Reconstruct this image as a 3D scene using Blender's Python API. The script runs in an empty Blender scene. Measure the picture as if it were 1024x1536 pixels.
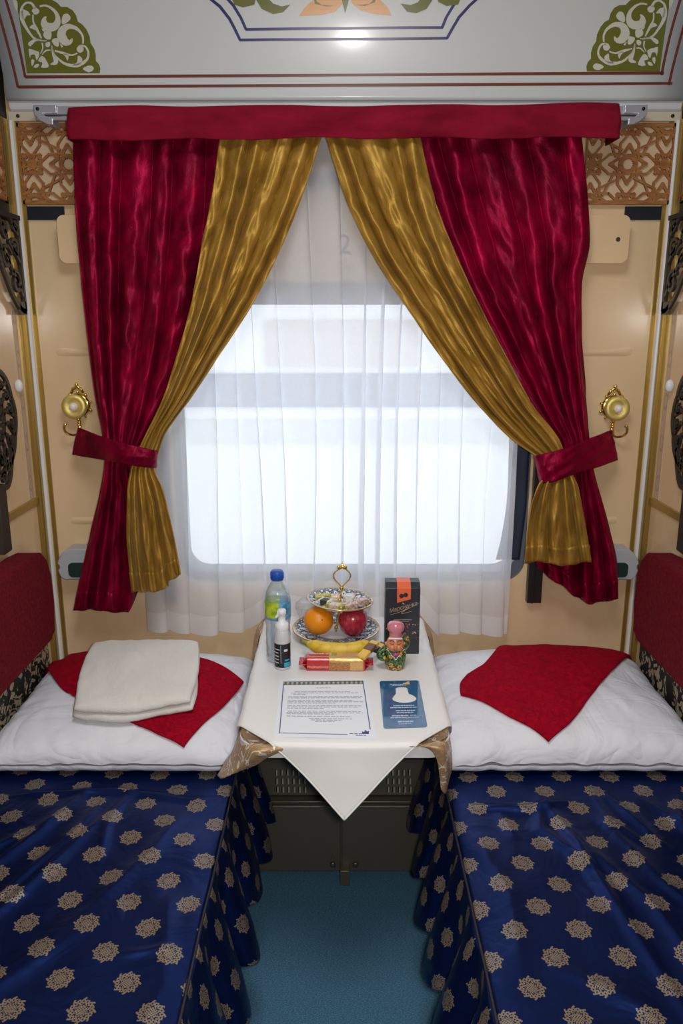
import bpy, bmesh, math, random
from mathutils import Vector, Matrix, noise
from mathutils.geometry import tessellate_polygon
random.seed(7)
PI = math.pi
S = bpy.context.scene
COL = S.collection
# ------------------------------------------------------------ camera and measuring
F = 1161.0; TH = math.radians(13.9); CAM = (0.0, -2.277, 1.575)
def ray(px, py):
    u = (px-512)/F; v = (py-768)/F
    return (u, math.cos(TH)-v*math.sin(TH), -math.sin(TH)-v*math.cos(TH))
def onY(px, py, Y):
    r = ray(px, py); t = (Y-CAM[1])/r[1]; return Vector((CAM[0]+t*r[0], Y, CAM[2]+t*r[2]))
def onZ(px, py, Z):
    r = ray(px, py); t = (Z-CAM[2])/r[2]; return Vector((CAM[0]+t*r[0], CAM[1]+t*r[1], Z))
def hit(px, py, h):
    r = ray(px, py); t = 0.8
    while t < 3.2:
        x, y, z = CAM[0]+t*r[0], CAM[1]+t*r[1], CAM[2]+t*r[2]
        if z < h(x, y): break
        t += 0.004
    return Vector((x, y, z))
cd = bpy.data.cameras.new('camera'); cam = bpy.data.objects.new('camera', cd); COL.objects.link(cam)
cam.location = CAM; cam.rotation_euler = (PI/2-TH, 0, 0)
cd.sensor_fit = 'VERTICAL'; cd.sensor_height = 36; cd.lens = F/1536*36; cd.clip_start = 0.02
S.camera = cam
# ------------------------------------------------------------ node helper
class V:
    def __init__(s, t, so): s.t = t; s.so = so
    def _m(s, op, o=None, o2=None):
        n = s.t.nodes.new('ShaderNodeMath'); n.operation = op
        for i, q in enumerate((s, o, o2)):
            if q is None: continue
            if isinstance(q, V): s.t.links.new(q.so, n.inputs[i])
            else: n.inputs[i].default_value = q
        return V(s.t, n.outputs[0])
    def __add__(s, o): return s._m('ADD', o)
    def __sub__(s, o): return s._m('SUBTRACT', o)
    def __mul__(s, o): return s._m('MULTIPLY', o)
    def __truediv__(s, o): return s._m('DIVIDE', o)
    def lt(s, o): return s._m('LESS_THAN', o)
    def gt(s, o): return s._m('GREATER_THAN', o)
    def mx(s, o): return s._m('MAXIMUM', o)
    def mn(s, o): return s._m('MINIMUM', o)
    def ab(s): return s._m('ABSOLUTE')
    def sq(s): return s._m('SQRT')
    def sin(s): return s._m('SINE')
    def cos(s): return s._m('COSINE')
    def fr(s): return s._m('FRACT')
    def at2(s, o): return s._m('ARCTAN2', o)
    def inv(s): return (s*-1.0)+1.0
class M:
    """material builder around a Principled shader"""
    def __init__(s, name, col=(.8,.8,.8), rough=.5, metal=0, **kw):
        s.m = bpy.data.materials.new(name); s.m.use_nodes = True; s.t = s.m.node_tree
        s.b = s.t.nodes['Principled BSDF']; s.out = s.t.nodes['Material Output']
        s.set('Base Color', col); s.set('Roughness', rough); s.set('Metallic', metal)
        for k, v in kw.items(): s.set(k.replace('_', ' '), v)
    def set(s, k, v):
        i = s.b.inputs[k]
        if isinstance(v, V): s.t.links.new(v.so, i)
        elif isinstance(v, bpy.types.NodeSocket): s.t.links.new(v, i)
        elif isinstance(v, tuple) and len(v) == 3: i.default_value = (*v, 1)
        else: i.default_value = v
    def coord(s, kind='Object', sc=(1,1,1), rot=0):
        n = s.t.nodes.new('ShaderNodeTexCoord'); mp = s.t.nodes.new('ShaderNodeMapping')
        mp.inputs['Scale'].default_value = sc; mp.inputs['Rotation'].default_value = (0,0,rot)
        s.t.links.new(n.outputs[kind], mp.inputs[0]); return mp.outputs[0]
    def xyz(s, c):
        n = s.t.nodes.new('ShaderNodeSeparateXYZ'); s.t.links.new(c, n.inputs[0])
        return [V(s.t, o) for o in n.outputs]
    def noise(s, c, scale=10, detail=3, rough=.5, dist=0):
        n = s.t.nodes.new('ShaderNodeTexNoise'); s.t.links.new(c, n.inputs['Vector'])
        n.inputs['Scale'].default_value = scale; n.inputs['Detail'].default_value = detail
        n.inputs['Roughness'].default_value = rough; n.inputs['Distortion'].default_value = dist
        return V(s.t, n.outputs[0])
    def vor(s, c, scale=10, feat='F1'):
        n = s.t.nodes.new('ShaderNodeTexVoronoi'); n.feature = feat; s.t.links.new(c, n.inputs['Vector'])
        n.inputs['Scale'].default_value = scale; return V(s.t, n.outputs['Distance'])
    def ramp(s, v, stops):
        n = s.t.nodes.new('ShaderNodeValToRGB'); s.t.links.new(v.so, n.inputs[0]); r = n.color_ramp
        while len(r.elements) < len(stops): r.elements.new(.5)
        for e, (p, c) in zip(r.elements, stops): e.position = p; e.color = (*c, 1)
        return n.outputs[0]
    def mix(s, f, a, b):
        n = s.t.nodes.new('ShaderNodeMix'); n.data_type = 'RGBA'
        for i, q in ((0, f), (6, a), (7, b)):
            if isinstance(q, V): s.t.links.new(q.so, n.inputs[i])
            elif isinstance(q, bpy.types.NodeSocket): s.t.links.new(q, n.inputs[i])
            else: n.inputs[i].default_value = (*q, 1) if isinstance(q, tuple) else q
        return n.outputs[2]
    def bump(s, v, strength=.3, dist=.01):
        n = s.t.nodes.new('ShaderNodeBump'); n.inputs['Strength'].default_value = strength
        n.inputs['Distance'].default_value = dist; s.t.links.new(v.so, n.inputs['Height'])
        s.t.links.new(n.outputs[0], s.b.inputs['Normal']); return s
# ------------------------------------------------------------ mesh helper
class MB:
    def __init__(s): s.v = []; s.f = []; s.uv = []; s.mi = []; s.m = 0
    def add(s, vs, fs, uvs=None):
        b = len(s.v); s.v += [tuple(p) for p in vs]
        for f in fs:
            s.f.append([b+i for i in f]); s.mi.append(s.m)
            s.uv.append([uvs[i] for i in f] if uvs else [(vs[i][0], vs[i][1]) for i in f])
        return s
    def box(s, lo, hi):
        x0,y0,z0 = lo; x1,y1,z1 = hi
        vs = [(x0,y0,z0),(x1,y0,z0),(x1,y1,z0),(x0,y1,z0),(x0,y0,z1),(x1,y0,z1),(x1,y1,z1),(x0,y1,z1)]
        return s.add(vs, [(0,3,2,1),(4,5,6,7),(0,1,5,4),(1,2,6,5),(2,3,7,6),(3,0,4,7)])
    def grid(s, P, uvs=None, close=False):
        n = len(P); m = len(P[0]); vs = [p for r in P for p in r]
        fs = []
        for i in range(n-1):
            for j in range(m-1 if not close else m):
                k = (j+1) % m
                fs.append((i*m+j, i*m+k, (i+1)*m+k, (i+1)*m+j))
        if uvs is None: uvs = [[(j/max(1,m-1), i/max(1,n-1)) for j in range(m)] for i in range(n)]
        return s.add(vs, fs, [q for r in uvs for q in r])
    def lathe(s, prof, seg=32, o=(0,0,0), mtx=None):
        P = []
        for r, z in prof:
            row = []
            for k in range(seg):
                a = 2*PI*k/seg; p = Vector((r*math.cos(a), r*math.sin(a), z))
                if mtx: p = mtx @ p
                row.append((p.x+o[0], p.y+o[1], p.z+o[2]))
            P.append(row)
        s.grid(P, close=True); b = len(s.v)-len(prof)*seg
        if prof[0][0] > 1e-5: s.f.append([b+k for k in range(seg)][::-1]); s.mi.append(s.m); s.uv.append([(0,0)]*seg)
        if prof[-1][0] > 1e-5:
            b2 = b+(len(prof)-1)*seg; s.f.append([b2+k for k in range(seg)]); s.mi.append(s.m); s.uv.append([(0,0)]*seg)
        return s
    def ball(s, c, r, seg=16, sc=(1,1,1)):
        prof = [(max(r*math.sin(PI*i/(seg//2)),1e-6), -r*math.cos(PI*i/(seg//2))) for i in range(seg//2+1)]
        return s.lathe(prof, seg, c, Matrix.Diagonal((*sc,)).to_3x3())
    def tube(s, path, r, seg=8, cap=True):
        path = [Vector(p) for p in path]; n = len(path); P = []
        up = Vector((0.13,.2,1)).normalized()
        for i, p in enumerate(path):
            d = (path[min(i+1,n-1)]-path[max(i-1,0)]).normalized()
            a = up - d*up.dot(d)
            if a.length < 1e-3: a = Vector((1,0,0)) - d*d.x
            a.normalize(); up = a; b = d.cross(a)
            rr = r[i] if isinstance(r, (list, tuple)) else r
            P.append([tuple(p+a*rr*math.cos(2*PI*k/seg)+b*rr*math.sin(2*PI*k/seg)) for k in range(seg)])
        s.grid(P, close=True)
        if cap:
            b0 = len(s.v)-n*seg
            s.f.append([b0+k for k in range(seg)]); s.mi.append(s.m); s.uv.append([(0,0)]*seg)
            b0 += (n-1)*seg
            s.f.append([b0+k for k in range(seg)][::-1]); s.mi.append(s.m); s.uv.append([(0,0)]*seg)
        return s
    def prism(s, poly, f, h0, h1):
        """poly: 2D outline, f(a,b,h)->3D, extruded from h0 to h1"""
        tris = tessellate_polygon([[Vector((a,b,0)) for a, b in poly]]); n = len(poly)
        vs = [f(a,b,h0) for a,b in poly]+[f(a,b,h1) for a,b in poly]
        fs = [tuple(t) for t in tris]+[tuple(i+n for i in t[::-1]) for t in tris]
        fs += [(i,(i+1)%n,(i+1)%n+n,i+n) for i in range(n)]
        return s.add(vs, fs, [(a,b) for a,b in poly]*2)
    def build(s, name, mats, parent=None, smooth=True, bevel=0, solid=0, sub=0, off=0, autos=None, merge=0):
        me = bpy.data.meshes.new(name); me.from_pydata(s.v, [], s.f); me.update()
        uvl = me.uv_layers.new(name='UVMap'); k = 0
        for p, u in zip(me.polygons, s.uv):
            for j in range(len(u)): uvl.data[k].uv = u[j]; k += 1
        for p, mi in zip(me.polygons, s.mi): p.material_index = mi; p.use_smooth = smooth
        for m in (mats if isinstance(mats, (list, tuple)) else [mats]): me.materials.append(m.m if isinstance(m, M) else m)
        bm = bmesh.new(); bm.from_mesh(me)
        if merge: bmesh.ops.remove_doubles(bm, verts=bm.verts, dist=merge)
        if not solid: bmesh.ops.recalc_face_normals(bm, faces=bm.faces)
        bm.to_mesh(me); bm.free()
        o = bpy.data.objects.new(name, me); COL.objects.link(o)
        if bevel:
            b = o.modifiers.new('b', 'BEVEL'); b.width = bevel; b.segments = 3; b.limit_method = 'ANGLE'; b.angle_limit = .7
        if solid:
            q = o.modifiers.new('s', 'SOLIDIFY'); q.thickness = solid; q.offset = off
        if sub:
            q = o.modifiers.new('u', 'SUBSURF'); q.levels = sub; q.render_levels = sub
        if smooth and (autos or bevel):
            me.set_sharp_from_angle(angle=autos or .6)
        if parent: o.parent = parent; o.matrix_parent_inverse = parent.matrix_world.inverted() if False else Matrix.Translation(-Vector(parent.location))
        return o
def tag(o, label=None, cat=None, group=None, kind=None):
    for k, v in (('label', label), ('category', cat), ('group', group), ('kind', kind)):
        if v: o[k] = v
    return o
def thing(name, loc, label, cat, group=None):
    o = bpy.data.objects.new(name, None); COL.objects.link(o); o.location = loc; o.empty_display_size = .05
    return tag(o, label, cat, group)
def cat_rom(pts, n=10, closed=False):
    pts = [Vector(p) for p in pts]; out = []; m = len(pts)
    for i in range(m if closed else m-1):
        g = (lambda k: pts[k % m]) if closed else (lambda k: pts[max(0, min(m-1, k))])
        a, b, c, d = g(i-1), g(i), g(i+1), g(i+2)
        for j in range(n):
            t = j/n
            out.append(.5*((2*b)+(c-a)*t+(2*a-5*b+4*c-d)*t*t+(-a+3*b-3*c+d)*t**3))
    if not closed: out.append(pts[-1])
    return out
def lerp(a, b, t): return a+(b-a)*t
def interp(rows, v):
    """smooth (monotone) interpolation of rows [(key, a, b, ...)]"""
    if v <= rows[0][0]: return rows[0][1:]
    for i in range(len(rows)-1):
        if v <= rows[i+1][0]:
            k0, k1 = rows[i][0], rows[i+1][0]; t = (v-k0)/(k1-k0); out = []
            for c in range(1, len(rows[0])):
                p1, p2 = rows[i][c], rows[i+1][c]; d = (p2-p1)/(k1-k0)
                def slope(j):
                    if j == 0 or j == len(rows)-1: return None
                    a = (rows[j][c]-rows[j-1][c])/(rows[j][0]-rows[j-1][0]); b = (rows[j+1][c]-rows[j][c])/(rows[j+1][0]-rows[j][0])
                    return 0 if a*b <= 0 else 2*a*b/(a+b)
                m1 = slope(i); m2 = slope(i+1); m1 = d if m1 is None else m1; m2 = d if m2 is None else m2
                h = k1-k0
                out.append((2*t**3-3*t*t+1)*p1+(t**3-2*t*t+t)*h*m1+(-2*t**3+3*t*t)*p2+(t**3-t*t)*h*m2)
            return tuple(out)
    return rows[-1][1:]
def coons(top, bot, left, right, n, m):
    """boundary polylines (lists of Vector), top/bot run left->right, left/right run top->bottom"""
    def at(pl, t):
        x = t*(len(pl)-1); i = min(int(x), len(pl)-2); return pl[i].lerp(pl[i+1], x-i)
    P = []
    for i in range(n+1):
        v = i/n; row = []
        for j in range(m+1):
            u = j/m
            p = at(top,u)*(1-v)+at(bot,u)*v+at(left,v)*(1-u)+at(right,v)*u
            p -= top[0]*(1-u)*(1-v)+top[-1]*u*(1-v)+bot[0]*(1-u)*v+bot[-1]*u*v
            row.append(p)
        P.append(row)
    return P
def nz(x, y, z=0): return noise.noise(Vector((x, y, z)))
def ridge(x, y, z=0): return 1-abs(nz(x, y, z))*2
def text_mesh(name, txt, size, mat, parent, mtx, extrude=0.0, shear=0, sx=1):
    c = bpy.data.curves.new('t', 'FONT'); c.body = txt; c.size = size; c.align_x = 'CENTER'; c.align_y = 'CENTER'; c.extrude = extrude; c.shear = shear
    t = bpy.data.objects.new('t', c); COL.objects.link(t)
    dg = bpy.context.evaluated_depsgraph_get(); me = bpy.data.meshes.new_from_object(t.evaluated_get(dg)); me.name = name
    bpy.data.objects.remove(t); bpy.data.curves.remove(c)
    me.transform(mtx @ Matrix.Diagonal((sx,1,1,1))); me.materials.clear(); me.materials.append(mat.m)
    o = bpy.data.objects.new(name, me); COL.objects.link(o)
    if parent: o.parent = parent; o.matrix_parent_inverse = Matrix.Translation(-Vector(parent.location))
    return o
def face_cam(p, tiltx=PI/2, rz=0): return Matrix.Translation(Vector(p)) @ Matrix.Rotation(rz,4,'Z') @ Matrix.Rotation(tiltx,4,'X')
# ------------------------------------------------------------ materials
beige = M('beige_plastic', (.74,.55,.33), .16, Coat_Weight=.25, Coat_Roughness=.06)
c = beige.coord('Object'); beige.set('Base Color', beige.ramp(beige.noise(beige.coord('Object',(1,1,.25)),6,3), [(.3,(.70,.505,.29)),(.7,(.79,.59,.36))]))
beige.bump(beige.noise(c, 60, 2)*.15+beige.noise(c, 5, 1), .10, .006)
white_panel = M('white_lacquer', (.64,.68,.68), .33, Coat_Weight=.22, Coat_Roughness=.13)
white_panel.bump(white_panel.noise(white_panel.coord(),30,2), .06, .002)
white_metal = M('white_metal', (.72,.74,.76), .3)
grey_metal = M('grey_aluminium', (.55,.56,.60), .3, .5)
brass = M('antique_gold_strip', (.42,.29,.08), .33, .75)
brass.bump(brass.noise(brass.coord(),80,3), .15, .001)
gold = M('polished_gold', (.83,.60,.16), .16, 1); 
goldl = M('glitter_gold', (.80,.64,.20), .38, .7); goldl.bump(goldl.vor(goldl.coord(),700), .6, .0006)
pearl = M('pearl', (.85,.78,.74), .12, 0, Coat_Weight=1.0)
dark_plastic = M('dark_plastic', (.012,.011,.012), .4)
brownpaint = M('dark_bronze_paint', (.135,.12,.09), .42, .35); brownpaint.bump(brownpaint.noise(brownpaint.coord(),220,3), .15, .001)
blacknav = M('black_navy_panel', (.008,.012,.02), .35)
iron = M('dark_cast_iron', (.042,.036,.030), .42, .3); iron.bump(iron.noise(iron.coord(),140,3), .25, .001)
wood = M('cut_plywood', (.36,.17,.06), .5)
wood.set('Base Color', wood.ramp(wood.noise(wood.coord('Object',(3,1,14)),8,4,.6,1.0), [(.3,(.22,.075,.018)),(.7,(.42,.18,.05))])); wood.bump(wood.noise(wood.coord('Object',(8,1,60)),8,2), .2, .001)
woodb = M('pale_backing', (.66,.49,.30), .4)
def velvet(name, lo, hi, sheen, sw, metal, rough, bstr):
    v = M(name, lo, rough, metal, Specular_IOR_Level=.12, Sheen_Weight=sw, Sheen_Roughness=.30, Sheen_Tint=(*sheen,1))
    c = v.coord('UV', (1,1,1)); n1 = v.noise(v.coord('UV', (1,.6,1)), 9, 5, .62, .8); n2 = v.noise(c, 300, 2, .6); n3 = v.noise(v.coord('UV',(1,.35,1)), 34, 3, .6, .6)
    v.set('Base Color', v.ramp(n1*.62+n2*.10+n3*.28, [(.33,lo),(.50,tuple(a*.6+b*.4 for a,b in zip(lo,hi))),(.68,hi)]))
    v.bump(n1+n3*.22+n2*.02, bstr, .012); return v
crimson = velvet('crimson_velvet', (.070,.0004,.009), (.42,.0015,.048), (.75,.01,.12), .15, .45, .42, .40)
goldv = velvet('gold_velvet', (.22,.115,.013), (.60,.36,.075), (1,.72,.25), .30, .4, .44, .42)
cr_matte = M('crimson_valance_velvet', (.17,.004,.015), .85, 0, Specular_IOR_Level=.08, Sheen_Weight=.12, Sheen_Tint=(1,.1,.2,1))
cr_matte.set('Base Color', cr_matte.ramp(cr_matte.noise(cr_matte.coord('UV',(1,3,1)),7,4,.6), [(.3,(.16,.004,.016)),(.7,(.265,.008,.029))]))
cr_matte.bump(cr_matte.noise(cr_matte.coord('UV'),25,3), .3, .006)
red_plush = M('red_plush', (.40,.004,.016), .85, 0, Specular_IOR_Level=.08, Sheen_Weight=.05, Sheen_Tint=(1,.05,.1,1))
n1 = red_plush.noise(red_plush.coord('Object',(1,1,1)),26,3,.6,1.5)
red_plush.set('Base Color', red_plush.ramp(n1, [(.42,(.34,.0015,.015)),(.5,(.25,.001,.011)),(.56,(.37,.002,.016))]))
red_plush.bump(red_plush.noise(red_plush.coord(),900,2)+n1*.6, .35, .003)
seat_cloth = M('maroon_upholstery', (.13,.010,.016), .9, 0, Specular_IOR_Level=.08, Sheen_Weight=.05, Sheen_Tint=(1,.2,.2,1))
seat_cloth.set('Base Color', seat_cloth.ramp(seat_cloth.noise(seat_cloth.coord('Object',(1,1,1)),120,3,.7), [(.3,(.075,.003,.008)),(.7,(.17,.008,.017))]))
seat_cloth.bump(seat_cloth.noise(seat_cloth.coord('Object'),300,2), .4, .002)
linen = M('white_cotton', (.80,.81,.86), .8); l1 = linen.noise(linen.coord('Object',(1,.4,1),.5),6.5,2,.5,1.6); l2 = linen.noise(linen.coord('Object',(.5,1,1),-.35),11,2,.5,1.4)
linen.bump((l1-.5).ab()*1.4+(l2-.5).ab(), .42, .018)
terry = M('cream_terry', (.88,.86,.79), .95, 0, Sheen_Weight=.4)
terry.bump(terry.noise(terry.coord(),420,3,.7)+terry.noise(terry.coord('Object',(1,.15,1)),60,2)*.6, .8, .004)
satin_w = M('ivory_satin', (.80,.795,.78), .42, 0, Sheen_Weight=.3)
satin_w.bump(satin_w.noise(satin_w.coord('Object'),9,2,.5,.5), .25, .012)
tan = M('tan_brocade', (.42,.27,.13), .38, .25)
cc = tan.coord('Object',(1,1,1)); nn = tan.noise(cc, 22, 2, .5, 1.2)
msk = (nn-.5).ab().lt(.016)*tan.noise(cc,5,1).gt(.52)
tan.set('Base Color', tan.mix(msk, tan.ramp(tan.noise(tan.coord('Object',(1,4,4)),90,3), [(.3,(.36,.22,.10)),(.7,(.52,.35,.18))]), (.85,.80,.70)))
tan.bump(tan.noise(tan.coord('Object',(1,5,5)),120,3), .4, .002)
def medal(name):
    v = M(name, (.01,.03,.15), .36, 0); x, y, _ = v.xyz(v.coord('UV'))
    res = None; fil = None
    for ox in (0, .5):
        fx = ((x/.1165)+ox+10).fr()-.5; fy = ((y/.1235)+ox+10).fr()-.5
        fx = fx*.1165; fy = fy*.1235
        r = (fx*fx+fy*fy).sq(); a = fy.at2(fx)
        edge = r.lt((a*8).cos()*.0018+(a*16).cos()*.0012+.0222)
        holes = ((a*16).sin()*(r*820).sin()).gt(.38)*r.gt(.0095)
        gap = (r-.0118).ab().lt(.0009)*((a*8).cos().gt(-.2))
        dots = ((fx*1250).sin()*(fy*1250).sin()).gt(.45)*r.lt(.0105)
        k = edge*holes.inv()*gap.inv()*dots.inv()
        res = k if res is None else res.mx(k)
    sat = v.noise(v.coord('UV'), 900, 2)
    v.set('Base Color', v.mix(res, (.0055,.021,.118), v.ramp(sat, [(.35,(.17,.13,.085)),(.65,(.42,.34,.235))])))
    v.set('Metallic', res*(-.30)+.80); v.set('Roughness', res*.0+.40)
    v.bump(v.noise(v.coord('UV'),7,3,.5,1.0)+res*.03+v.noise(v.coord('UV',(1,1,1)),300,2)*.012, .40, .02); return v
brocade = medal('navy_brocade')
carpet = M('blue_carpet', (.02,.10,.18), .95)
cn = carpet.noise(carpet.coord('Object',(1,1,1)),420,2,.8); cn2 = carpet.noise(carpet.coord('Object',(1,3.5,1)),170,3,.7)
carpet.set('Base Color', carpet.ramp(cn*.5+cn2*.5, [(.36,(.03,.10,.18)),(.5,(.065,.19,.31)),(.62,(.16,.36,.50))])); carpet.bump(cn+cn2, .7, .004)
sheer = M('white_voile', (.95,.96,1.0), .9); t = sheer.t
tr = t.nodes.new('ShaderNodeBsdfTransparent'); tl = t.nodes.new('ShaderNodeBsdfTranslucent'); df = t.nodes.new('ShaderNodeBsdfDiffuse')
tl.inputs[0].default_value = (.92,.94,1,1); df.inputs[0].default_value = (.90,.92,.97,1)
m1 = t.nodes.new('ShaderNodeMixShader'); m1.inputs[0].default_value = .60; t.links.new(tl.outputs[0], m1.inputs[1]); t.links.new(df.outputs[0], m1.inputs[2])
m2 = t.nodes.new('ShaderNodeMixShader'); t.links.new(tr.outputs[0], m2.inputs[1]); t.links.new(m1.outputs[0], m2.inputs[2])
wv = sheer.noise(sheer.coord('Object',(1,1,1)),800,1); m2.inputs[0].default_value = .56
t.links.new((wv*.16+.62).so, m2.inputs[0]); t.links.new(m2.outputs[0], sheer.out.inputs[0])
sheer_hem = M('voile_hem', (.93,.94,.98), .9); t = sheer_hem.t
tl = t.nodes.new('ShaderNodeBsdfTranslucent'); tl.inputs[0].default_value = (.92,.94,1,1)
m1 = t.nodes.new('ShaderNodeMixShader'); m1.inputs[0].default_value = .35; t.links.new(sheer_hem.b.outputs[0], m1.inputs[1]); t.links.new(tl.outputs[0], m1.inputs[2])
tr = t.nodes.new('ShaderNodeBsdfTransparent'); m2 = t.nodes.new('ShaderNodeMixShader'); m2.inputs[0].default_value = .2
t.links.new(m1.outputs[0], m2.inputs[1]); t.links.new(tr.outputs[0], m2.inputs[2]); t.links.new(m2.outputs[0], sheer_hem.out.inputs[0])
def clear(name, tint=(.93,.96,.98), refl=.10, opac=0.0, body=(.9,.9,.9)):
    g = M(name); t = g.t; tr = t.nodes.new('ShaderNodeBsdfTransparent'); tr.inputs[0].default_value = (*tint,1)
    gl = t.nodes.new('ShaderNodeBsdfGlossy'); gl.inputs['Roughness'].default_value = .06
    lw = t.nodes.new('ShaderNodeLayerWeight'); lw.inputs[0].default_value = .35
    mx = t.nodes.new('ShaderNodeMixShader'); a = V(t, lw.outputs['Facing'])*.55+refl; t.links.new(a.so, mx.inputs[0])
    t.links.new(tr.outputs[0], mx.inputs[1]); t.links.new(gl.outputs[0], mx.inputs[2]); last = mx
    if opac:
        g.set('Base Color', body); g.set('Roughness', .35); m3 = t.nodes.new('ShaderNodeMixShader'); m3.inputs[0].default_value = opac
        t.links.new(mx.outputs[0], m3.inputs[1]); t.links.new(g.b.outputs[0], m3.inputs[2]); last = m3
    t.links.new(last.outputs[0], g.out.inputs[0]); return g
glass = clear('window_glass', (.93,.96,.97), .0); pet = clear('clear_bottle_plastic', (.88,.94,.97), .10, .10, (.85,.92,.97)); pet2 = clear('clear_box_plastic', (.95,.96,.97), .06, .16)
frost = clear('frosted_plastic', (.9,.92,.93), .05, .72, (.74,.77,.78))
paper = M('white_paper', (.80,.83,.88), .6); ink = M('grey_ink', (.40,.43,.48), .7); navyink = M('navy_ink', (.03,.05,.20), .5)
olive = M('olive_green_paint', (.145,.155,.014), .3); offw = M('pale_paint', (.66,.67,.58), .25); brownp = M('red_brown_paint', (.16,.035,.02), .3)
navyp = M('navy_paint', (.012,.010,.14), .3); peach = M('peach_paint', (.75,.38,.13), .3)
# ------------------------------------------------------------ room shell
XL, XR, YB, ZC = -.90, .915, -3.1, 2.72
WX0, WX1, WZ0, WZ1 = -.50, .565, .79, 1.97     # window opening
def rrect(x0, z0, x1, z1, r, n=8):
    out = []
    for cx, cz, a0 in ((x1-r,z0+r,-90),(x1-r,z1-r,0),(x0+r,z1-r,90),(x0+r,z0+r,180)):
        for k in range(n+1):
            a = math.radians(a0+90*k/n); out.append((cx+r*math.cos(a), cz+r*math.sin(a)))
    return out
def ring_prism(mb, outer, inner, f, h0, h1):
    """outline with a hole, as tessellated faces front and back plus the two rims"""
    no, ni = len(outer), len(inner); allp = outer+inner
    tr = tessellate_polygon([[Vector((a,b,0)) for a,b in outer],[Vector((a,b,0)) for a,b in inner]])
    n = no+ni; vs = [f(a,b,h0) for a,b in allp]+[f(a,b,h1) for a,b in allp]
    fs = [tuple(q) for q in tr]+[tuple(i+n for i in q[::-1]) for q in tr]
    fs += [(i,(i+1)%no,(i+1)%no+n,i+n) for i in range(no)]+[(no+i,no+(i+1)%ni,no+(i+1)%ni+n,no+i+n) for i in range(ni)]
    mb.add(vs, fs, [(a,b) for a,b in allp]*2)
fy = lambda a,b,h: (a,h,b)
w = MB(); ring_prism(w, [(XL-.06,0),(XR+.06,0),(XR+.06,ZC),(XL-.06,ZC)], rrect(WX0,WZ0,WX1,WZ1,.07), fy, 0, .09)
tag(w.build('wall_front', beige, smooth=False), kind='structure')
# shallow pressed ledges in the wall panel
lm = MB()
for z in (1.487, .985):
    for x0, x1 in ((XL+.075, -.62), (.66, XR-.075)):
        P = []
        for i in range(9):
            t_ = i/8; yy = -.0005-.0045*math.sin(PI*t_)**1.0; P.append([(x0+(x1-x0)*k/6, yy if 0<k<6 else 0.0005, z-.012+.024*t_) for k in range(7)])
        lm.grid(P)
tag(lm.build('trim_5', beige), kind='structure')
for nm, x0, x1 in (('wall_left', XL-.06, XL), ('wall_right', XR, XR+.06)):
    tag(MB().box((x0,YB,0),(x1,0,ZC)).build(nm, beige, smooth=False), kind='structure')
tag(MB().box((XL-.06,YB-.06,0),(XR+.06,YB,ZC)).build('wall_back', M('grey_laminate',(.42,.42,.43),.5), smooth=False), kind='structure')
tag(MB().box((XL-.06,YB-.06,-.05),(XR+.06,.09,0)).build('floor', carpet, smooth=False), kind='structure')
neutral = M('grey_laminate',(.42,.42,.43),.5)
tag(MB().box((XL-.06,YB-.06,ZC),(XR+.06,.09,ZC+.05)).build('ceiling', M('ceiling_white',(.72,.72,.70),.4), smooth=False), kind='structure')
# curved ceiling cove
prof = [(-.035, 2.139)]; ss = [0.0]; ds = .01; s_ = 0
while prof[-1][1] < ZC-.005:
    ph = math.radians(min(78, 8+70*s_)) if s_ < .3 else math.radians(min(80, 29+140*(s_-.3)))
    prof.append((prof[-1][0]-ds*math.sin(ph), prof[-1][1]+ds*math.cos(ph))); s_ += ds; ss.append(s_)
    if len(prof) > 120: break
def cove(x, s, off=0):
    i = min(int(max(s,0)/ds), len(prof)-2); t_ = s/ds-i
    y = lerp(prof[i][0], prof[i+1][0], t_); z = lerp(prof[i][1], prof[i+1][1], t_)
    ty = prof[i+1][0]-prof[i][0]; tz = prof[i+1][1]-prof[i][1]; L = math.hypot(ty, tz)
    return (x, y-off*tz/L, z+off*ty/L)
def onC(px, py):
    r = ray(px, py); best = None
    for k in range(0, 700):
        s = k*.001-.02; p = cove(0, s); t_ = (p[1]-CAM[1])/r[1]; e = abs(CAM[2]+t_*r[2]-p[2])
        if best is None or e < best[0]: best = (e, t_*r[0], s)
    return (best[1], best[2])
CXL, CXR = XL+.018, XR-.012
P = [[cove(lerp(CXL,CXR,k/12), s, 0) for k in range(13)] for s in ss]
mb = MB().grid(P)
tag(mb.build('ceiling_cove', white_panel, solid=.012, off=-1), kind='structure')
# lower lip and moulding under the cove
mb = MB(); lip = [(-.0,2.150),(-.030,2.139),(-.024,2.136),(-.022,2.130),(-.018,2.122),(-.012,2.118),(0,2.118)]
P = [[(x,y,z) for y,z in lip] for x in (CXL, 0, CXR)]; mb.grid(P); tag(mb.build('trim_1', white_metal, autos=.5), kind='structure')
mb = MB().box((XL+.01,-.012,2.094),(XR-.008,0,2.117)); tag(mb.build('trim_2', M('cream_batten',(.66,.58,.44),.3), smooth=False), kind='structure')
for i, (x, z) in enumerate(((XL+.035,2.106),(-.735,2.075),(XR-.03,2.106),(.84,2.08))):
    tag(MB().lathe([(.0045,0),(.0045,.003),(.001,.004)],12,(x,-.012 if z>2.09 else 0,z),Matrix.Rotation(PI/2,3,'X')).build('screw', dark_plastic),
        ['small dark screw in the cream batten at the far left corner','small dark screw above the left wooden lattice, beside the curtain track end','small dark screw in the cream batten at the far right corner','small dark screw above the right wooden lattice'][i], 'screw', 'screws of the cream batten')
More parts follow.
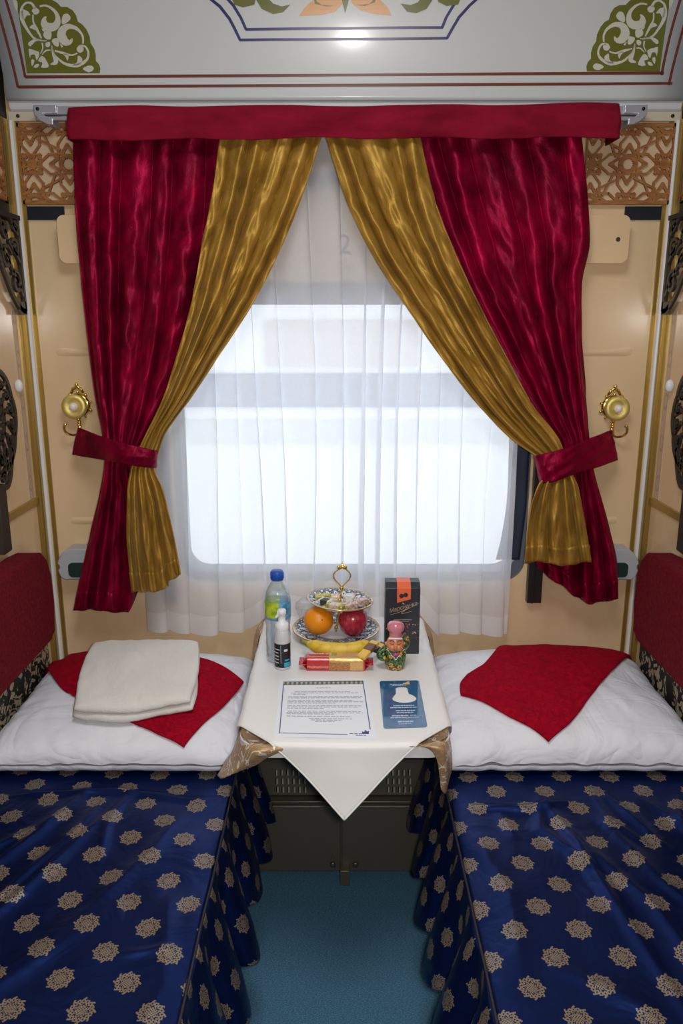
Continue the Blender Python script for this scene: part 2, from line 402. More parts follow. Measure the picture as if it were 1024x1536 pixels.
# painted decoration on the cove : outlines in measured cove coordinates
def cdecal(mb, poly, off, h=.0006):
    pts = [onC(*p) for p in poly]
    bm = bmesh.new(); vs = [bm.verts.new((a,b,0)) for a,b in pts]
    tr = tessellate_polygon([[Vector((a,b,0)) for a,b in pts]])
    for q in tr:
        try: bm.faces.new([vs[i] for i in q])
        except ValueError: pass
    s0 = min(b for a,b in pts); s1 = max(b for a,b in pts); k = math.ceil(s0/.01)
    while k*.01 < s1:
        bmesh.ops.bisect_plane(bm, geom=bm.verts[:]+bm.edges[:]+bm.faces[:], plane_co=(0,k*.01,0), plane_no=(0,1,0)); k += 1
    bm.verts.index_update(); V0 = [tuple(v.co) for v in bm.verts]; fs = [[v.index for v in f.verts] for f in bm.faces]; bm.free()
    mb.add([cove(a,b,off) for a,b,_ in V0], fs)
def stroke(pts, w):
    """2D polyline to ribbon outline; w constant or list"""
    pts = [Vector((p[0],p[1],0)) for p in pts]; L = []; R = []; n = len(pts)
    for i, p in enumerate(pts):
        d = (pts[min(i+1,n-1)]-pts[max(i-1,0)]).normalized(); q = Vector((-d.y,d.x,0)); ww = (w[i] if isinstance(w, list) else w)/2
        L.append((p.x+q.x*ww, p.y+q.y*ww)); R.append((p.x-q.x*ww, p.y-q.y*ww))
    return L+R[::-1]
def mir(poly, on): return [(1029.5-x, y-3) for x,y in poly] if on else poly
deco = thing('painted_ceiling_decoration', (0,-.08,2.15), 'painted border lines with green corner arabesques on the white ceiling cove', 'wall decoration')
mb = MB()
for poly in ([(27,130.5),(1008,125)],[(38,115.5),(995,109.5)]):
    cdecal(mb, stroke([(lerp(poly[0][0],poly[1][0],k/8), lerp(poly[0][1],poly[1][1],k/8)) for k in range(9)], 4.4), .0010)
for A in ([(27,131),(20,100),(10,62),(-2,18),(-14,-30)],[(38,116),(32,86),(23,48),(9,0),(-2,-34)]):
    for on in (0,1):
        q = mir([(p.x,p.y) for p in cat_rom([(a,b,0) for a,b in A],4)], on); cdecal(mb, stroke(q, 4.0), .0010)
mb.build('border_line', brownp, deco, smooth=False)
mb = MB()
A1 = [(308,-8),(330,10),(344,28),(352,43),(360,60),(670,57.5),(678,43),(688,26),(704,8),(724,-10)]
A2 = [(334,-10),(350,8),(361,26),(369,44),(663,41),(669,26),(680,8),(696,-12)]
for A in (A1, A2):
    cdecal(mb, stroke(A[:5] if A is A1 else A[:4], 4.2), .0010); cdecal(mb, stroke(A[-5:] if A is A1 else A[-4:], 4.2), .0010)
    B = (A[4],A[5]) if A is A1 else (A[3],A[4])
    cdecal(mb, stroke([(lerp(B[0][0]-1,B[1][0]+1,k/6), lerp(B[0][1],B[1][1],k/6)) for k in range(7)], 4.2), .0010)
mb.build('cartouche_line', navyp, deco, smooth=False)
def zp(L, ox=20, oy=0, k=140/1024): return [(ox+a*k, oy+b*k) for a,b in L]
green = zp([(20,-60),(150,805),(950,805),(955,750),(940,705),(905,665),(905,600),(885,530),(848,475),(838,400),(800,320),(755,265),(708,235),(690,170),(650,110),(590,75),(525,75),(480,30),(435,0),(380,-60)])
for on in (0,1):
    mb = MB(); cdecal(mb, mir(green,on), .0010); g = mb.build('corner_arabesque', olive, deco, smooth=False)
    mb = MB()
    def blob(L, smooth_=True):
        pts = [(p.x,p.y) for p in cat_rom([(a,b,0) for a,b in L],5,True)] if smooth_ else L
        cdecal(mb, mir(zp(pts),on), .0018)
    def curl(L, ws):
        pts = [(p.x,p.y) for p in cat_rom([(a,b,0) for a,b in L],6)]; n = len(pts)
        w = [interp([(i/(len(ws)-1), x) for i,x in enumerate(ws)], i/(n-1))[0] for i in range(n)]
        cdecal(mb, mir(zp(stroke(pts, w)),on), .0018)
    # two large comma scrolls
    curl([(290,70),(350,60),(420,90),(475,150),(490,220),(465,280),(410,300),(350,275),(340,215),(365,180)], [18,22,26,36,50,75,90,95,80,45,8])
    curl([(765,480),(765,410),(735,350),(680,305),(610,290),(550,320),(530,390),(570,455),(625,460),(650,420)], [18,22,26,36,50,70,90,100,85,45,8])
    blob([(205,115),(240,80),(285,110),(275,150),(235,158)]); blob([(695,540),(730,495),(770,520),(765,565),(725,578)])
    curl([(240,95),(205,40),(150,30),(100,75),(92,160),(110,240),(160,330),(220,410),(290,440),(370,447)], [30,26,24,24,34,44,34,26,20,12,10])
    curl([(740,505),(790,510),(825,580),(810,650),(740,705),(660,720),(570,700),(500,650),(450,590),(425,500)], [30,22,22,26,34,44,34,26,20,12,10])
    curl([(218,160),(222,240),(260,320),(310,420)], [16,18,28,14]); curl([(705,585),(640,605),(560,585),(455,555)], [16,18,28,14])
    blob([(95,110),(150,115),(190,165),(150,170),(125,210),(95,190)]); blob([(712,612),(755,640),(750,690),(700,720),(650,715),(700,680)])
    blob([(180,300),(215,272),(240,300),(250,330),(215,318)]); blob([(595,665),(608,620),(585,590),(545,590),(575,625)])
    blob([(345,345),(415,350),(415,420),(380,435),(335,400)]); blob([(425,440),(485,420),(505,480),(490,512),(445,490)])
    blob([(540,265),(535,200),(560,155),(605,155),(630,200),(600,240)]); blob([(765,755),(810,725),(860,722),(885,750),(860,785),(815,790)])
    blob([(0,0),(40,10),(50,60),(42,120),(10,60)])
    curl([(350,450),(250,440),(190,480),(195,505)], [14,24,50,10]); curl([(425,500),(440,600),(470,680),(410,705)], [12,26,50,10])
    blob([(360,470),(400,460),(405,500),(375,520),(355,500)]); curl([(320,470),(325,530),(300,590)], [20,14,8]); curl([(410,550),(360,555),(318,600)], [12,16,8])
    blob([(170,540),(210,545),(280,570),(285,610),(258,660),(235,600),(195,605),(185,640)])
    blob([(310,615),(350,640),(390,730),(310,742),(320,690),(275,668)])
    blob([(200,655),(232,660),(225,700),(205,722)]); blob([(225,740),(250,705),(285,705),(270,738)])
    blob([(315,310),(355,335),(330,345)]); blob([(515,480),(548,510),(530,520)])
    mb.build('scrollwork', offw, g, smooth=False)
for q in (zp([(345,55),(365,25),(400,-5),(420,-40),(520,-40),(500,10),(470,40),(420,52)],300,0,440/1024), zp([(668,53),(655,25),(625,-5),(600,-40),(510,-40),(530,10),(560,35),(610,48)],300,0,440/1024)):
    mb = MB(); cdecal(mb, q, .0010); mb.build('petal', peach, deco, smooth=False)
for L in ([(490,-30),(497,10),(506,45),(516,10),(525,-30)],[(200,-30),(195,-2),(215,30),(255,48),(290,42),(315,15),(285,22),(255,12),(235,-10),(230,-30)],[(820,-30),(810,0),(790,30),(755,46),(722,40),(700,12),(735,18),(760,8),(775,-12),(780,-30)],[(100,-30),(120,15),(150,26),(190,15),(200,-30)],[(825,-30),(830,5),(860,20),(900,15),(920,-30)],[(395,-25),(400,12),(440,22),(470,20),(425,18),(408,5)],[(620,-28),(610,8),(575,20),(545,18),(590,14),(602,2)]):
    mb = MB(); cdecal(mb, zp(L,300,0,440/1024), .0016); mb.build('leaf', olive, deco, smooth=False)
# corner battens: gold / white / gold, from bed height to the batten
k = 3
for nm, sx, X in (('trim_3',1,XL),('trim_4',-1,XR)):
    mb = MB(); z0, z1 = .40, 2.094
    mb.m = 0; mb.box(tuple(sorted((X,X+sx*.010)))[:1]+(-.052,z0), tuple(sorted((X,X+sx*.010)))[1:]+(-.034,z1))
    def bx(a, b, y0, y1, m): mb.m = m; xs = sorted((X+sx*a, X+sx*b)); mb.box((xs[0],y0,z0),(xs[1],y1,z1))
    bx(0,.012,-.034,-.012,0); bx(.012,.022,-.012,0,1); mb.m = 2; mb.tube([(X+sx*.014,-.014,z0),(X+sx*.014,-.014,z1)], .0062, 12)
    bx(.021,.033,-.007,0,0)
    tag(mb.build(nm, [brass, beige, white_metal], autos=.5), kind='structure')
# ------------------------------------------------------------ window
wm = MB(); gasket = M('grey_rubber', (.10,.12,.15), .5)
ring_prism(wm, rrect(WX0+.001,WZ0+.001,WX1-.001,WZ1-.001,.07), rrect(WX0+.022,WZ0+.03,WX1-.03,WZ1-.03,.06), fy, .004, .085)
wf = tag(wm.build('window_1', gasket, smooth=False), kind='structure')
MB().box((WX0+.02,.045,WZ0+.02),(WX1-.02,.051,WZ1-.02)).build('window_pane', glass, wf, smooth=False)
zt = onY(515,457,.03).z; zt2 = onY(515,424,.03).z
MB().box((WX0+.02,.02,zt),(WX1-.02,.044,zt2)).build('window_transom', M('dark_transom',(.05,.06,.08),.4), wf, smooth=False, bevel=.003)
vm = M('frosted_cream_glass', (.80,.70,.56), .5); t = vm.t; tl = t.nodes.new('ShaderNodeBsdfTranslucent'); tl.inputs[0].default_value = (.62,.54,.46,1)
mx_ = t.nodes.new('ShaderNodeMixShader'); mx_.inputs[0].default_value = .6; t.links.new(vm.b.outputs[0], mx_.inputs[1]); t.links.new(tl.outputs[0], mx_.inputs[2]); t.links.new(mx_.outputs[0], vm.out.inputs[0])
vp = MB().box((WX0+.02,.030,zt2),(WX1-.02,.040,WZ1-.03)).build('vent_panel', vm, wf, smooth=False)
text_mesh('number', '2', .075, dark_plastic, wf, face_cam(onY(517,368,.0285)), .0005)
for i, (x0, x1) in enumerate(((.572,.616),(-.556,-.512))):
    mb = MB(); mb.box((x0,-.026,.728),(x1,-.0,1.86)); mb.box((x0+.012,-.032,.728),(x0+.017,-.026,1.86))
    tag(mb.build('blind_rail', brownpaint if 0 else M('black_rail',(.02,.018,.018),.35), bevel=.002), ['black vertical blind rail beside the window, right side under the gold curtain','black vertical blind rail beside the window, left side behind the curtains'][i], 'blind rail', 'window blind rails')
# pulled-aside blind edge, dark navy, seen right of the voile
P = []
for i in range(40):
    py = 630+i*6; t_ = i/39; xc = interp([(0,.525),(.5,.530),(.8,.520),(1,.505)], t_)[0]; z = lerp(1.28,.86,t_)
    P.append([(lerp(xc-.03, .560-.03*max(0,t_-.6), j/8), .002-.0006*math.sin(j*2.2), z) for j in range(9)])
tag(MB().grid(P).build('window_blind', M('navy_blind',(.018,.028,.05),.5), solid=.002), 'dark navy blind edge between the voile and the black rail', 'blind')
# black band and mounting boxes
for i, (x0, x1) in enumerate(((XL+.033,-.765),(.782,XR-.033))):
    tag(MB().box((x0,-.006,1.845),(x1,0,1.880)).build('black_strip', blacknav, smooth=False), ['black strip on the wall below the left wooden lattice','black strip on the wall below the right wooden lattice'][i], 'trim strip', 'black wall strips')
for i, (x0, x1) in enumerate(((-.775,-.60),(.60,.786))):
    t = thing('mounting_box', ((x0+x1)/2,0,1.72), ['rounded beige box on the wall half hidden by the left crimson curtain','rounded beige box with a dark screw beside the right crimson curtain'][i], 'mounting box', 'beige blind mounting boxes')
    mb = MB(); mb.prism(rrect(x0,1.728,x1,1.853,.02), fy, -.045, 0); mb.build('body', beige, t, bevel=.006)
    if i: MB().lathe([(.006,0),(.006,.002),(.003,.003),(.001,.0015)],14,(.755,-.045,1.79),Matrix.Rotation(PI/2,3,'X')).build('screw', iron, t)
# ------------------------------------------------------------ wooden lattice
def lattice(mb, x0, x1, z0, z1, f, cx, cz, h, th=.005):
    """star lattice, half tile h, centred on a star at cx,cz; f(a,b,d)->3D"""
    B = .036*h
    def clip(p, q):
        # Liang-Barsky
        t0, t1 = 0, 1; dx, dy = q[0]-p[0], q[1]-p[1]
        for pp, qq in ((-dx,p[0]-x0),(dx,x1-p[0]),(-dy,p[1]-z0),(dy,z1-p[1])):
            if abs(pp) < 1e-9:
                if qq < 0: return None
            else:
                r = qq/pp
                if pp < 0: t0 = max(t0, r)
                else: t1 = min(t1, r)
        if t0 >= t1-1e-6: return None
        return (p[0]+dx*t0,p[1]+dy*t0),(p[0]+dx*t1,p[1]+dy*t1)
    def bar(p, q, w):
        c_ = clip(p, q)
        if not c_: return
        (a,b),(c,d) = c_; L = math.hypot(c-a,d-b)
        if L < 1e-4: return
        nx, ny = -(d-b)/L*w/2, (c-a)/L*w/2; ex, ey = (c-a)/L*w*.3, (d-b)/L*w*.3
        q4 = [(a+nx-ex,b+ny-ey),(a-nx-ex,b-ny-ey),(c-nx+ex,d-ny+ey),(c+nx+ex,d+ny+ey)]
        cl = lambda v, lo, hi: max(lo, min(hi, v)); q4 = [(cl(u,x0,x1),cl(v,z0,z1)) for u,v in q4]
        mb.prism(q4, f, -th*random.uniform(.97,1.0), 0)
    def poly(L):
        L = [(max(x0,min(x1,a)),max(z0,min(z1,b))) for a,b in L]
        A = sum(L[i][0]*L[(i+1)%len(L)][1]-L[(i+1)%len(L)][0]*L[i][1] for i in range(len(L)))
        if abs(A) > 1e-6: mb.prism(L, f, -th*.96, 0)
    ni = int((x1-x0)/h)+2; nj = int((z1-z0)/h)+2
    for i in range(-ni, ni+1):
        for j in range(-nj, nj+1):
            X, Z = cx+i*h, cz+j*h
            if not (x0-h < X < x1+h and z0-h < Z < z1+h): continue
            T = lambda a, b: (X+a*h, Z+b*h)
            if (i+j) % 2 == 0:
                for k in range(4):
                    ca, sa = [(1,0),(0,1),(-1,0),(0,-1)][k]; R = lambda a,b: T(a*ca-b*sa, a*sa+b*ca)
                    # petal outline
                    for m_ in (1,-1):
                        bar(R(.26*m_,.18), R(.25*m_,.52), B*1.7); bar(R(.25*m_,.52), R(0,.82), B*1.7)
                        bar(R(.15*m_,.26), R(0,.50), B*2.2)                       # inner arrow
                        bar(R(.05*m_,.16), R(.17*m_,.30), B*1.4)
                    bar(R(.0,.50), R(0,.40), B*1.6)
                    # diagonals crossing between stars
                    bar(R(.20,.36), R(.80,.64), B*1.7); bar(R(.36,.20), R(.64,.80), B*1.7)
                    bar(R(.26,.20), R(.20,.36), B*1.7)
                # star ring with a sixteen-point hole
                n = 32; o_ = []; in_ = []
                for q in range(n):
                    a = 2*PI*q/n; o_.append((.265,a)); in_.append((.165 if q%2==0 else .125, a))
                for q in range(n):
                    q2 = (q+1)%n; pts = []
                    for (r,a) in (o_[q],o_[q2],in_[q2],in_[q]): pts.append(T(r*math.cos(a), r*math.sin(a)))
                    if all(x0<=u<=x1 and z0<=v<=z1 for u,v in pts): poly(pts)
            else:
                sd = .24
                for m_ in (1,-1):
                    bar(T(-sd,sd*m_), T(sd,sd*m_), B*1.5); bar(T(sd*m_,-sd), T(sd*m_,sd), B*1.5)
                n = 8; r = .15
                octo = [T(r*math.cos(2*PI*q/n+PI/8), r*math.sin(2*PI*q/n+PI/8)) for q in range(n)]; poly(octo)
                for q in range(n):
                    a = 2*PI*q/n+PI/8; bar(T(r*.9*math.cos(a), r*.9*math.sin(a)), T(.27*math.cos(a), .27*math.sin(a)), B*1.3)
                for m_ in (1,-1):
                    for m2 in (1,-1): bar(T(.24*m_,.24*m2), T(.16*m_,.16*m2), B*2.4)
    w_ = .0045
    for a,b,c,d in ((x0,z0,x1,z0+w_*2.2),(x0,z1-w_*2.2,x1,z1),(x0,z0,x0+w_,z1),(x1-w_,z0,x1,z1)): mb.prism([(a,b),(c,b),(c,d),(a,d)], f, -th, 0)
yo = lambda a,b,h: (a,h-.012,b)
for i, (x0, x1, cxp) in enumerate(((XL+.030,-.66, 104),(.66,XR-.020, 941))):
    mb = MB(); pc = onY(cxp, 247 if i else 252, -.012); z0, z1 = 1.884, 2.088
    lattice(mb, x0, x1, z0, z1, yo, pc.x, (z0+z1)/2, .0985, .006)
    t = thing('lattice_panel', ((x0+x1)/2,0,z0), ['carved wooden star lattice panel at the left end of the window wall','carved wooden star lattice panel at the right end of the window wall'][i], 'lattice panel', 'wooden lattice panels on the window wall')
    mb.build('lattice', wood, t, smooth=False); MB().box((x0,-.011,z0),(x1,0,z1)).build('backing', woodb, t, smooth=False)
for i, (X, sx) in enumerate(((XL,1),(XR,-1))):
    mb = MB(); f = lambda a,b,h: (X+sx*(.006-h), a, b)
    lattice(mb, -.62, -.075, 1.884, 2.10, f, -.16, 1.99, .0985, .006)
    t = thing('lattice_panel', (X,-.3,1.884), ['carved wooden star lattice panel on the left side wall','carved wooden star lattice panel on the right side wall'][i], 'lattice panel', 'wooden lattice panels on the side walls')
    mb.build('lattice', wood, t, smooth=False)
    xs = sorted((X, X+sx*.006)); MB().box((xs[0],-.62,1.884),(xs[1],-.075,2.10)).build('backing', woodb, t, smooth=False)
    # dark channel between lattice and corner, and dark band
    xs = sorted((X, X+sx*.004)); mb = MB(); mb.box((xs[0],-.075,1.88),(xs[1],-.052,2.16)); mb.box((xs[0],-1.9,1.835),(xs[1],-.052,1.884)); mb.box((xs[0],-1.9,2.10),(xs[1],-.01,2.66))
    tag(mb.build('trim_%d' % (6+i), M('dark_channel',(.016,.015,.014),.5), smooth=False), kind='structure')
# ------------------------------------------------------------ curtain track and valance
t = thing('curtain_track', (0,-.05,2.10), 'pale grey curtain track with curved end brackets behind the crimson valance', 'curtain rail')
mb = MB(); mb.box((-.800,-.062,2.098),(.795,-.045,2.118)); mb.box((-.800,-.062,2.084),(.795,-.056,2.094)); mb.build('rail', grey_metal, t, bevel=.002)
for sx, X in ((1,-.802),(-1,.797)):
    mb = MB(); pts = [(0,2.120),(0,2.096),(.014,2.082),(.030,2.074),(.048,2.072),(.048,2.088),(.030,2.092),(.022,2.100),(.06,2.100),(.06,2.120)]
    mb.prism([(X+sx*a,b) for a,b in pts], fy, -.068, -.0); b_ = mb.build('end_bracket', grey_metal, t, bevel=.002)
    MB().lathe([(.0045,0),(.0045,.002),(.001,.003)],12,(X+sx*.011,-.068,2.110),Matrix.Rotation(PI/2,3,'X')).build('screw', dark_plastic, b_)
rows = [(103,160,210),(300,158,209),(520,158,207),(750,156,207),(928,154,206)]
def val(px, t_):
    yt, yb = interp(rows, px); yt += 1.2*math.sin(px/37); yb += 1.5*math.sin(px/29+1)
    if px > 870: yb -= 2*(px-870)/58*0
    return onY(px - (1.5 if px<110 else 0)*t_, lerp(yt,yb,t_), -.152)
P = []; U = []
for i in range(25):
    t_ = i/24; r = []; u_ = []
    for j in range(161):
        px = lerp(103.5,928,j/160); p = val(px, t_)
        p.y += -.010*math.sin(PI*t_)-.006*nz(px/60,t_*3)-.0025*math.sin(px/9+4*nz(px/80,1))*t_ + (.010 if i==0 else 0)
        r.append(tuple(p)); u_.append((p.x,p.z))
    P.append(r); U.append(u_)
# returns to the track at both ends
for r, u_ in zip(P, U):
    a = Vector(r[0]); b = Vector(r[-1])
    r.insert(0,(a.x+.004,-.065,a.z)); u_.insert(0,(a.x-.04,a.z)); r.append((b.x-.004,-.065,b.z)); u_.append((b.x+.04,b.z))
top = [(x,-.065,z+.001) for x,y,z in P[0]]; P.insert(0, top); U.insert(0,[(a,b+.04) for a,b in U[0]])
tag(MB().grid(P, U).build('valance', cr_matte, solid=.004), 'flat crimson velvet valance band across the top of both curtains', 'valance')
# ------------------------------------------------------------ curtains
def drape(rows, Y0, nf, seed, nu=150, nv=150, amp0=.019, sharp=.5, hemf=None):
    y0, y1 = rows[0][0], rows[-1][0]; P = []; U = []
    for i in range(nv+1):
        v = i/nv; py = lerp(y0, y1, v); L, R, A, dY = interp(rows, py); r = []; u_ = []
        for j in range(nu+1):
            u = j/nu; px = lerp(L, R, u); pyy = py-(hemf(u)*max(0,(v-.6)/.4)**1.5 if hemf else 0)
            ph = 2*PI*nf*(u+.105*nz(u*3.1+seed, v*1.2)+.02*nz(u*9, v*2.5+seed))+seed
            f = 1.0-2.0*abs(math.sin(ph/2))**.75 + .22*math.sin(ph*1.37+seed*2+2*v)
            w_ = abs(nz(u*2+seed, v*2+3))*1.2+.55
            edge = min(1, min(u,1-u)*12)
            y = Y0+dY+A*amp0*f*w_*(.4+.6*edge)+A*.006*nz(u*14+seed, v*26)*1.2
            p = onY(px, pyy, y)
            bend = 1.6*math.sin(u*nf*2*PI+seed)*(v>.97)
            r.append((p.x, p.y, p.z+bend*.001)); u_.append((u*.55*nf/7+seed, p.z))
        P.append(r); U.append(u_)
    return P, U
hems = {}
def curtain(name, rows, Y0, nf, seed, mat, label, cat='curtain', group=None, **kw):
    P, U = drape(rows, Y0, nf, seed, **kw); o = MB().grid(P, U).build(name, mat, solid=.003)
    # stitched hem line as a slightly raised band
    n = len(P); k0 = int(n*.955); H = [[(x,y-.0035,z) for x,y,z in P[i]] for i in range(k0, n)]
    h = MB().grid(H, U[k0:]).build('hem', mat, o, solid=.003); h.matrix_parent_inverse = Matrix()
    return tag(o, label, cat, group)
CR = [ # left crimson
 (200,110,336,.7,0),(330,114,322,1,0),(400,120,308,1,0),(480,128,291,1,0),(560,138,266,.9,0),(610,146,246,.75,-.005),(650,154,226,.5,-.012),(680,158,212,.35,-.016),(705,156,206,.45,-.012),
 (740,150,222,.8,-.004),(790,138,230,1.0,0),(850,124,240,1.1,0),(916,111,244,1.1,0)]
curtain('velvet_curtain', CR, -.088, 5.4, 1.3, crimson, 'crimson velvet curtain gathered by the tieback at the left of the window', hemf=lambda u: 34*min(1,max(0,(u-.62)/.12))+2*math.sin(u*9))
GL = [(200,330,484,.6,0),(285,319,456,1,0),(375,301,420,1,0),(450,288,382,1,0),(525,268,334,.95,0),(600,243,284,.75,0),(655,216,246,.35,-.006),(680,204,238,.3,-.010),(702,196,231,.3,-.014),
 (735,191,243,.6,-.022),(790,190,256,.8,-.024),(830,193,264,.9,-.024),(872,198,271,.9,-.024)]
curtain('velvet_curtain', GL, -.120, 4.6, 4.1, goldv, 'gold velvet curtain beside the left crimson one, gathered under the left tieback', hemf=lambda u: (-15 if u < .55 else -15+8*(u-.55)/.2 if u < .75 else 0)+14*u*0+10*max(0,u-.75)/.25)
CRR = [(197,622,871,.7,0),(300,648,881,1,0),(360,668,884,1,0),(430,698,872,1,0),(500,738,872,1,0),(570,776,877,.9,0),(630,812,881,.7,-.004),(665,836,884,.45,-.012),(695,842,888,.35,-.014),(715,838,892,.5,-.012),
 (750,830,902,.8,-.004),(800,818,915,1,0),(850,800,925,1.1,0),(898,806,926,1.1,0)]
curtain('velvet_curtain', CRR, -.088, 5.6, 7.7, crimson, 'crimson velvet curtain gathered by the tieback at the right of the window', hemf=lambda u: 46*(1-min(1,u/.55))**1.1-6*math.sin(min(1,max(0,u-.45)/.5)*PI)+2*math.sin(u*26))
GR = [(197,486,628,.6,0),(300,519,652,1,0),(380,557,683,1,0),(460,609,720,1,0),(540,664,762,.95,0),(610,719,800,.8,0),(660,768,838,.5,-.006),(690,808,850,.3,-.010),(712,816,858,.4,-.016),
 (730,806,866,.8,-.024),(760,796,872,.9,-.028),(800,790,879,.9,-.028),(845,786,886,.9,-.026)]
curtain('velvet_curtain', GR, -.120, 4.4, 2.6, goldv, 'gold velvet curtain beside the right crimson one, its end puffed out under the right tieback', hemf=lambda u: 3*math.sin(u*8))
def tieback(front, back, label, seed):
    """lists of (px_top,py_top,px_bot,py_bot,Y) running round the gathered curtain"""
    T = []; B = []
    for a,b,c,d,Y in front+back: T.append(onY(a,b,Y)); B.append(onY(c,d,Y))
    T = cat_rom(T, 12); B = cat_rom(B, 12); P = []; U = []
    for i, (p, q) in enumerate(zip(T, B)):
        r = []; u_ = []
        for j in range(17):
            v = j/16; x = p.lerp(q, v); k = i/len(T)
            x.y -= .006*math.sin(PI*v)+.0085*(ridge(v*2.6+k*4.2*(1 if seed<5 else -1),k*2.2,seed)-.35)*(.35+1.1*abs(nz(k*5,seed+2)))+.003*nz(k*18,v*4,seed)
            r.append(tuple(x)); u_.append((k*.5+seed, x.z+v*.02))
        P.append(r); U.append(u_)
    return tag(MB().grid(P, U).build('curtain_tieback', crimson, solid=.003), label, 'tieback', 'crimson velvet tiebacks')
tieback([(118,641,109,682,-.045),(140,650,148,688,-.095),(180,663,178,694,-.150),(212,671,206,699,-.158),(233,675,230,702,-.140)],
        [(236,676,233,700,-.10),(215,674,212,698,-.062),(160,661,160,690,-.050),(121,645,118,676,-.040)],
        'crimson velvet tieback from the left gold hook around the left curtains', 3)
tieback([(916,645,926,690,-.045),(888,656,898,700,-.100),(850,671,860,712,-.150),(822,679,828,723,-.158),(803,683,812,725,-.140)],
        [(802,684,810,722,-.10),(822,682,826,718,-.062),(870,666,874,704,-.050),(912,648,918,684,-.040)],
        'crimson velvet tieback from the right gold hook around the right curtains', 9)
# voile
P = []; U = []; nu, nv = 420, 90; X0, X1 = -.585, .522
zs_top = 2.088
for i in range(nv+1):
    v = i/nv; r = []; u_ = []
    for j in range(nu+1):
        u = j/nu
        ph = 2*PI*16*(u+.055*nz(u*4.3+2,v*.7)+.010*nz(u*17,v*1.2)); g = .55+.9*abs(nz(u*6+3,.3+v*.4))
        y = -.050+.018*g*math.sin(ph)*(.55+.45*v)+.004*nz(u*30,v*5)
        x = lerp(X0, X1, u)+.019*g*math.cos(ph*1+.8)*(.6+.4*v)-.012*v*(u<.5)
        zh = .640 if u < .5 else .636
        zh += .006*math.sin(u*31)
        inT = min(1,max(0,(x+.30)/.07))*min(1,max(0,(.30-x)/.06))
        zh = lerp(zh, .706, inT)
        z = lerp(zs_top, zh, v)
        if v > .93: y -= inT*.03*(v-.93)/.07
        r.append((x,y,z)); u_.append((x,z))
    P.append(r); U.append(u_)
k0 = int(nv*.965)
vo = MB().grid(P[:k0+1], U[:k0+1]).build('voile_curtain', sheer)
h = MB().grid(P[k0:], U[k0:]).build('hem', sheer_hem, vo)
tag(vo, 'sheer white voile curtain hanging over the window down to the table', 'curtain')
# ------------------------------------------------------------ gold hooks
def hook(cx, cz, sx, label):
    """sx=+1: left hook (J opens to the left)"""
    t = thing('curtain_hook', (cx,0,cz), label, 'hook', 'gold curtain hooks with a pearl'); RX = Matrix.Rotation(PI/2,3,'X')
    mb = MB(); mb.lathe([(.034,0),(.035,.004),(.028,.008),(.0,.008)],28,(cx,0,cz),RX)
    for k in range(9):
        a = math.radians(-60+k*37); mb.ball((cx+.038*math.cos(a),-.006,cz+.038*math.sin(a)), .0055 if k%2 else .0042, 10)
    # crest
    mb.tube([(cx-.018,-.006,cz+.036),(cx-.012,-.007,cz+.046),(cx-.004,-.008,cz+.052),(cx,-.008,cz+.060),(cx+.004,-.008,cz+.052),(cx+.012,-.007,cz+.046),(cx+.018,-.006,cz+.036)], .0042, 8)
    mb.ball((cx,-.008,cz+.060), .006, 10); mb.ball((cx-.012,-.007,cz+.048), .0045, 10); mb.ball((cx+.012,-.007,cz+.048), .0045, 10)
    mb.build('back_plate', gold, t)
    MB().lathe([(.006,0),(.006,.030)],12,(cx,-.006,cz),RX).build('post', gold, t)
    mb = MB(); mb.lathe([(.0,.034),(.030,.034),(.0355,.038),(.036,.043),(.033,.048),(.026,.050),(.018,.047),(.012,.044),(.0,.043)],36,(cx,0,cz),RX); mb.build('rosette', goldl, t)
    MB().ball((cx,-.049,cz), .0122, 20).build('pearl', pearl, t)
    mb = MB(); mb.tube([(cx,-.008,cz-.030),(cx+.001,-.012,cz-.045),(cx+.002*sx,-.014,cz-.062),(cx+.0,-.016,cz-.080)], [.0065,.0055,.0060,.0075], 10)
    for q in (-.040,-.056,-.072): mb.ball((cx+.0,-.016,cz+q), .006, 10)
    mb.build('stem', gold, t)
    path = [(cx,-.016,cz-.080),(cx-.010*sx,-.028,cz-.084),(cx-.022*sx,-.040,cz-.080),(cx-.030*sx,-.048,cz-.070),(cx-.031*sx,-.050,cz-.058),(cx-.028*sx,-.050,cz-.052)]
    mb = MB(); mb.tube(cat_rom(path,6), .0034, 10); mb.ball((cx-.027*sx,-.050,cz-.050), .0048, 10); mb.build('hook_arm', gold, t)
pl = onY(109,610,-.043); hook(pl.x+.004, pl.z, 1, 'gold curtain hook with a pearl rosette on the wall left of the curtains')
pr = onY(928,613,-.043); hook(pr.x-.004, pr.z, -1, 'gold curtain hook with a pearl rosette on the wall right of the curtains')
